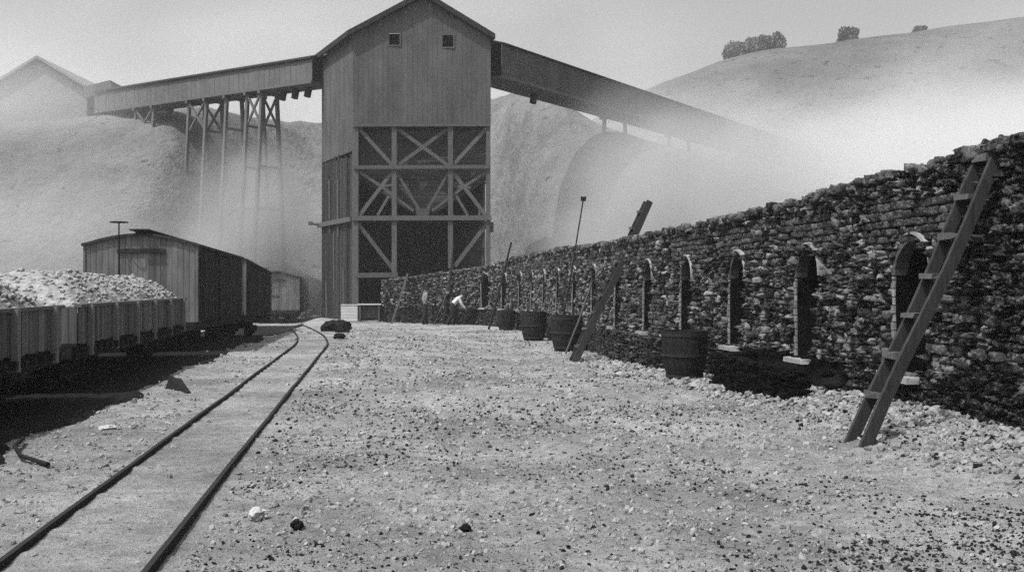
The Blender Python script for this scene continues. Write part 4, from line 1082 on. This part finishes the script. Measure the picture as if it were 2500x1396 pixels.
def plume(c, s, dens, scale, lo=.35, hi=.7, rot=(0,0,0), alb=.95):
    import bmesh
    me = bpy.data.meshes.new('smoke'); bm = bmesh.new(); bmesh.ops.create_icosphere(bm, subdivisions=3, radius=1); bm.to_mesh(me); bm.free()
    o = bpy.data.objects.new('smoke', me); COL.objects.link(o); o.location = c; o.scale = s; o.rotation_euler = rot; o['kind'] = 'stuff'
    me.materials.append(vol_mat('oven_smoke', dens, scale, alb, lo, hi)); return o
plume((31, 54, 6), (27.5, 28, 13.5), .12, 2.2, .28, .62, (0, math.radians(-16), 0), .80)
plume((10.5, 57.3, 4), (12.5, 7.5, 11.5), .62, 1.8, .25, .6, (0,0,0), .66)
plume((29, 86, 11), (22, 17, 9.5), .15, 2.0, .25, .62, (0, math.radians(-10), 0), .78)
plume((-28.5, 58, 3.0), (19.0, 10.5, 9.0), .085, 2.4, .3, .6, (0,0,0), .66)
plume((-16.0, 63.4, 4.5), (6.2, 4.8, 8.2), .6, 1.8, .25, .6, (0,0,0), .60)
plume((-42, 68, 13), (22, 8, 9.5), .14, 1.8, .25, .62, (0,0,0), .86)
plume((-25, 150, 18), (95, 38, 42), .020, 4.0, .38, .62, (0,0,0), .97)
mb = MB(); mb.hexa([(-295,-40,-2.3),(295,-40,-2.3),(295,295,-2.3),(-295,295,-2.3),(-295,-40,64),(295,-40,64),(295,295,64),(-295,295,64)])
hz_o = build(mb, 'haze', vol_mat('haze', .0005, None, .97)); hz_o['kind'] = 'stuff'

# ------------------------------------------------------------------ light, sky, camera
to_sun = Vector((-.44, -.34, 1.0)).normalized()
elev = math.asin(to_sun.z)
sd = bpy.data.lights.new('sun', 'SUN'); sd.energy = 3.4; sd.angle = math.radians(.5); sd.color = (1,1,1)
so = bpy.data.objects.new('sun', sd); COL.objects.link(so); so.rotation_euler = to_sun.to_track_quat('Z','Y').to_euler()
w = bpy.data.worlds.new('World'); sc.world = w; w.use_nodes = True; N = w.node_tree.nodes; L = w.node_tree.links
sky = N.new('ShaderNodeTexSky'); sky.sky_type = 'NISHITA'; sky.sun_disc = False; sky.sun_elevation = elev
sky.sun_rotation = math.atan2(to_sun.x, to_sun.y); sky.dust_density = 6; sky.air_density = 1
bwn = N.new('ShaderNodeRGBToBW'); L.new(sky.outputs[0], bwn.inputs[0])
bg = N['Background']; bg.inputs['Strength'].default_value = .15; L.new(bwn.outputs[0], bg.inputs['Color'])

cam = bpy.data.cameras.new('camera'); co = bpy.data.objects.new('camera', cam); COL.objects.link(co)
cam.sensor_width = 36; cam.lens = 36; cam.clip_end = 1500; cam.clip_start = .05
co.location = (0,0,EYE); co.rotation_euler = (math.pi/2, 0, 0)
sc.camera = co
sc.view_settings.view_transform = 'Standard'; sc.view_settings.look = 'None'; sc.view_settings.exposure = .5; sc.view_settings.gamma = 1
sc.cycles.use_denoising = False; sc.cycles.sample_clamp_indirect = 2.0; sc.cycles.sample_clamp_direct = 6.0
sc.cycles.max_bounces = 6; sc.cycles.volume_bounces = 2; sc.cycles.diffuse_bounces = 3
sc.cycles.volume_step_rate = 1.5; sc.cycles.volume_max_steps = 128
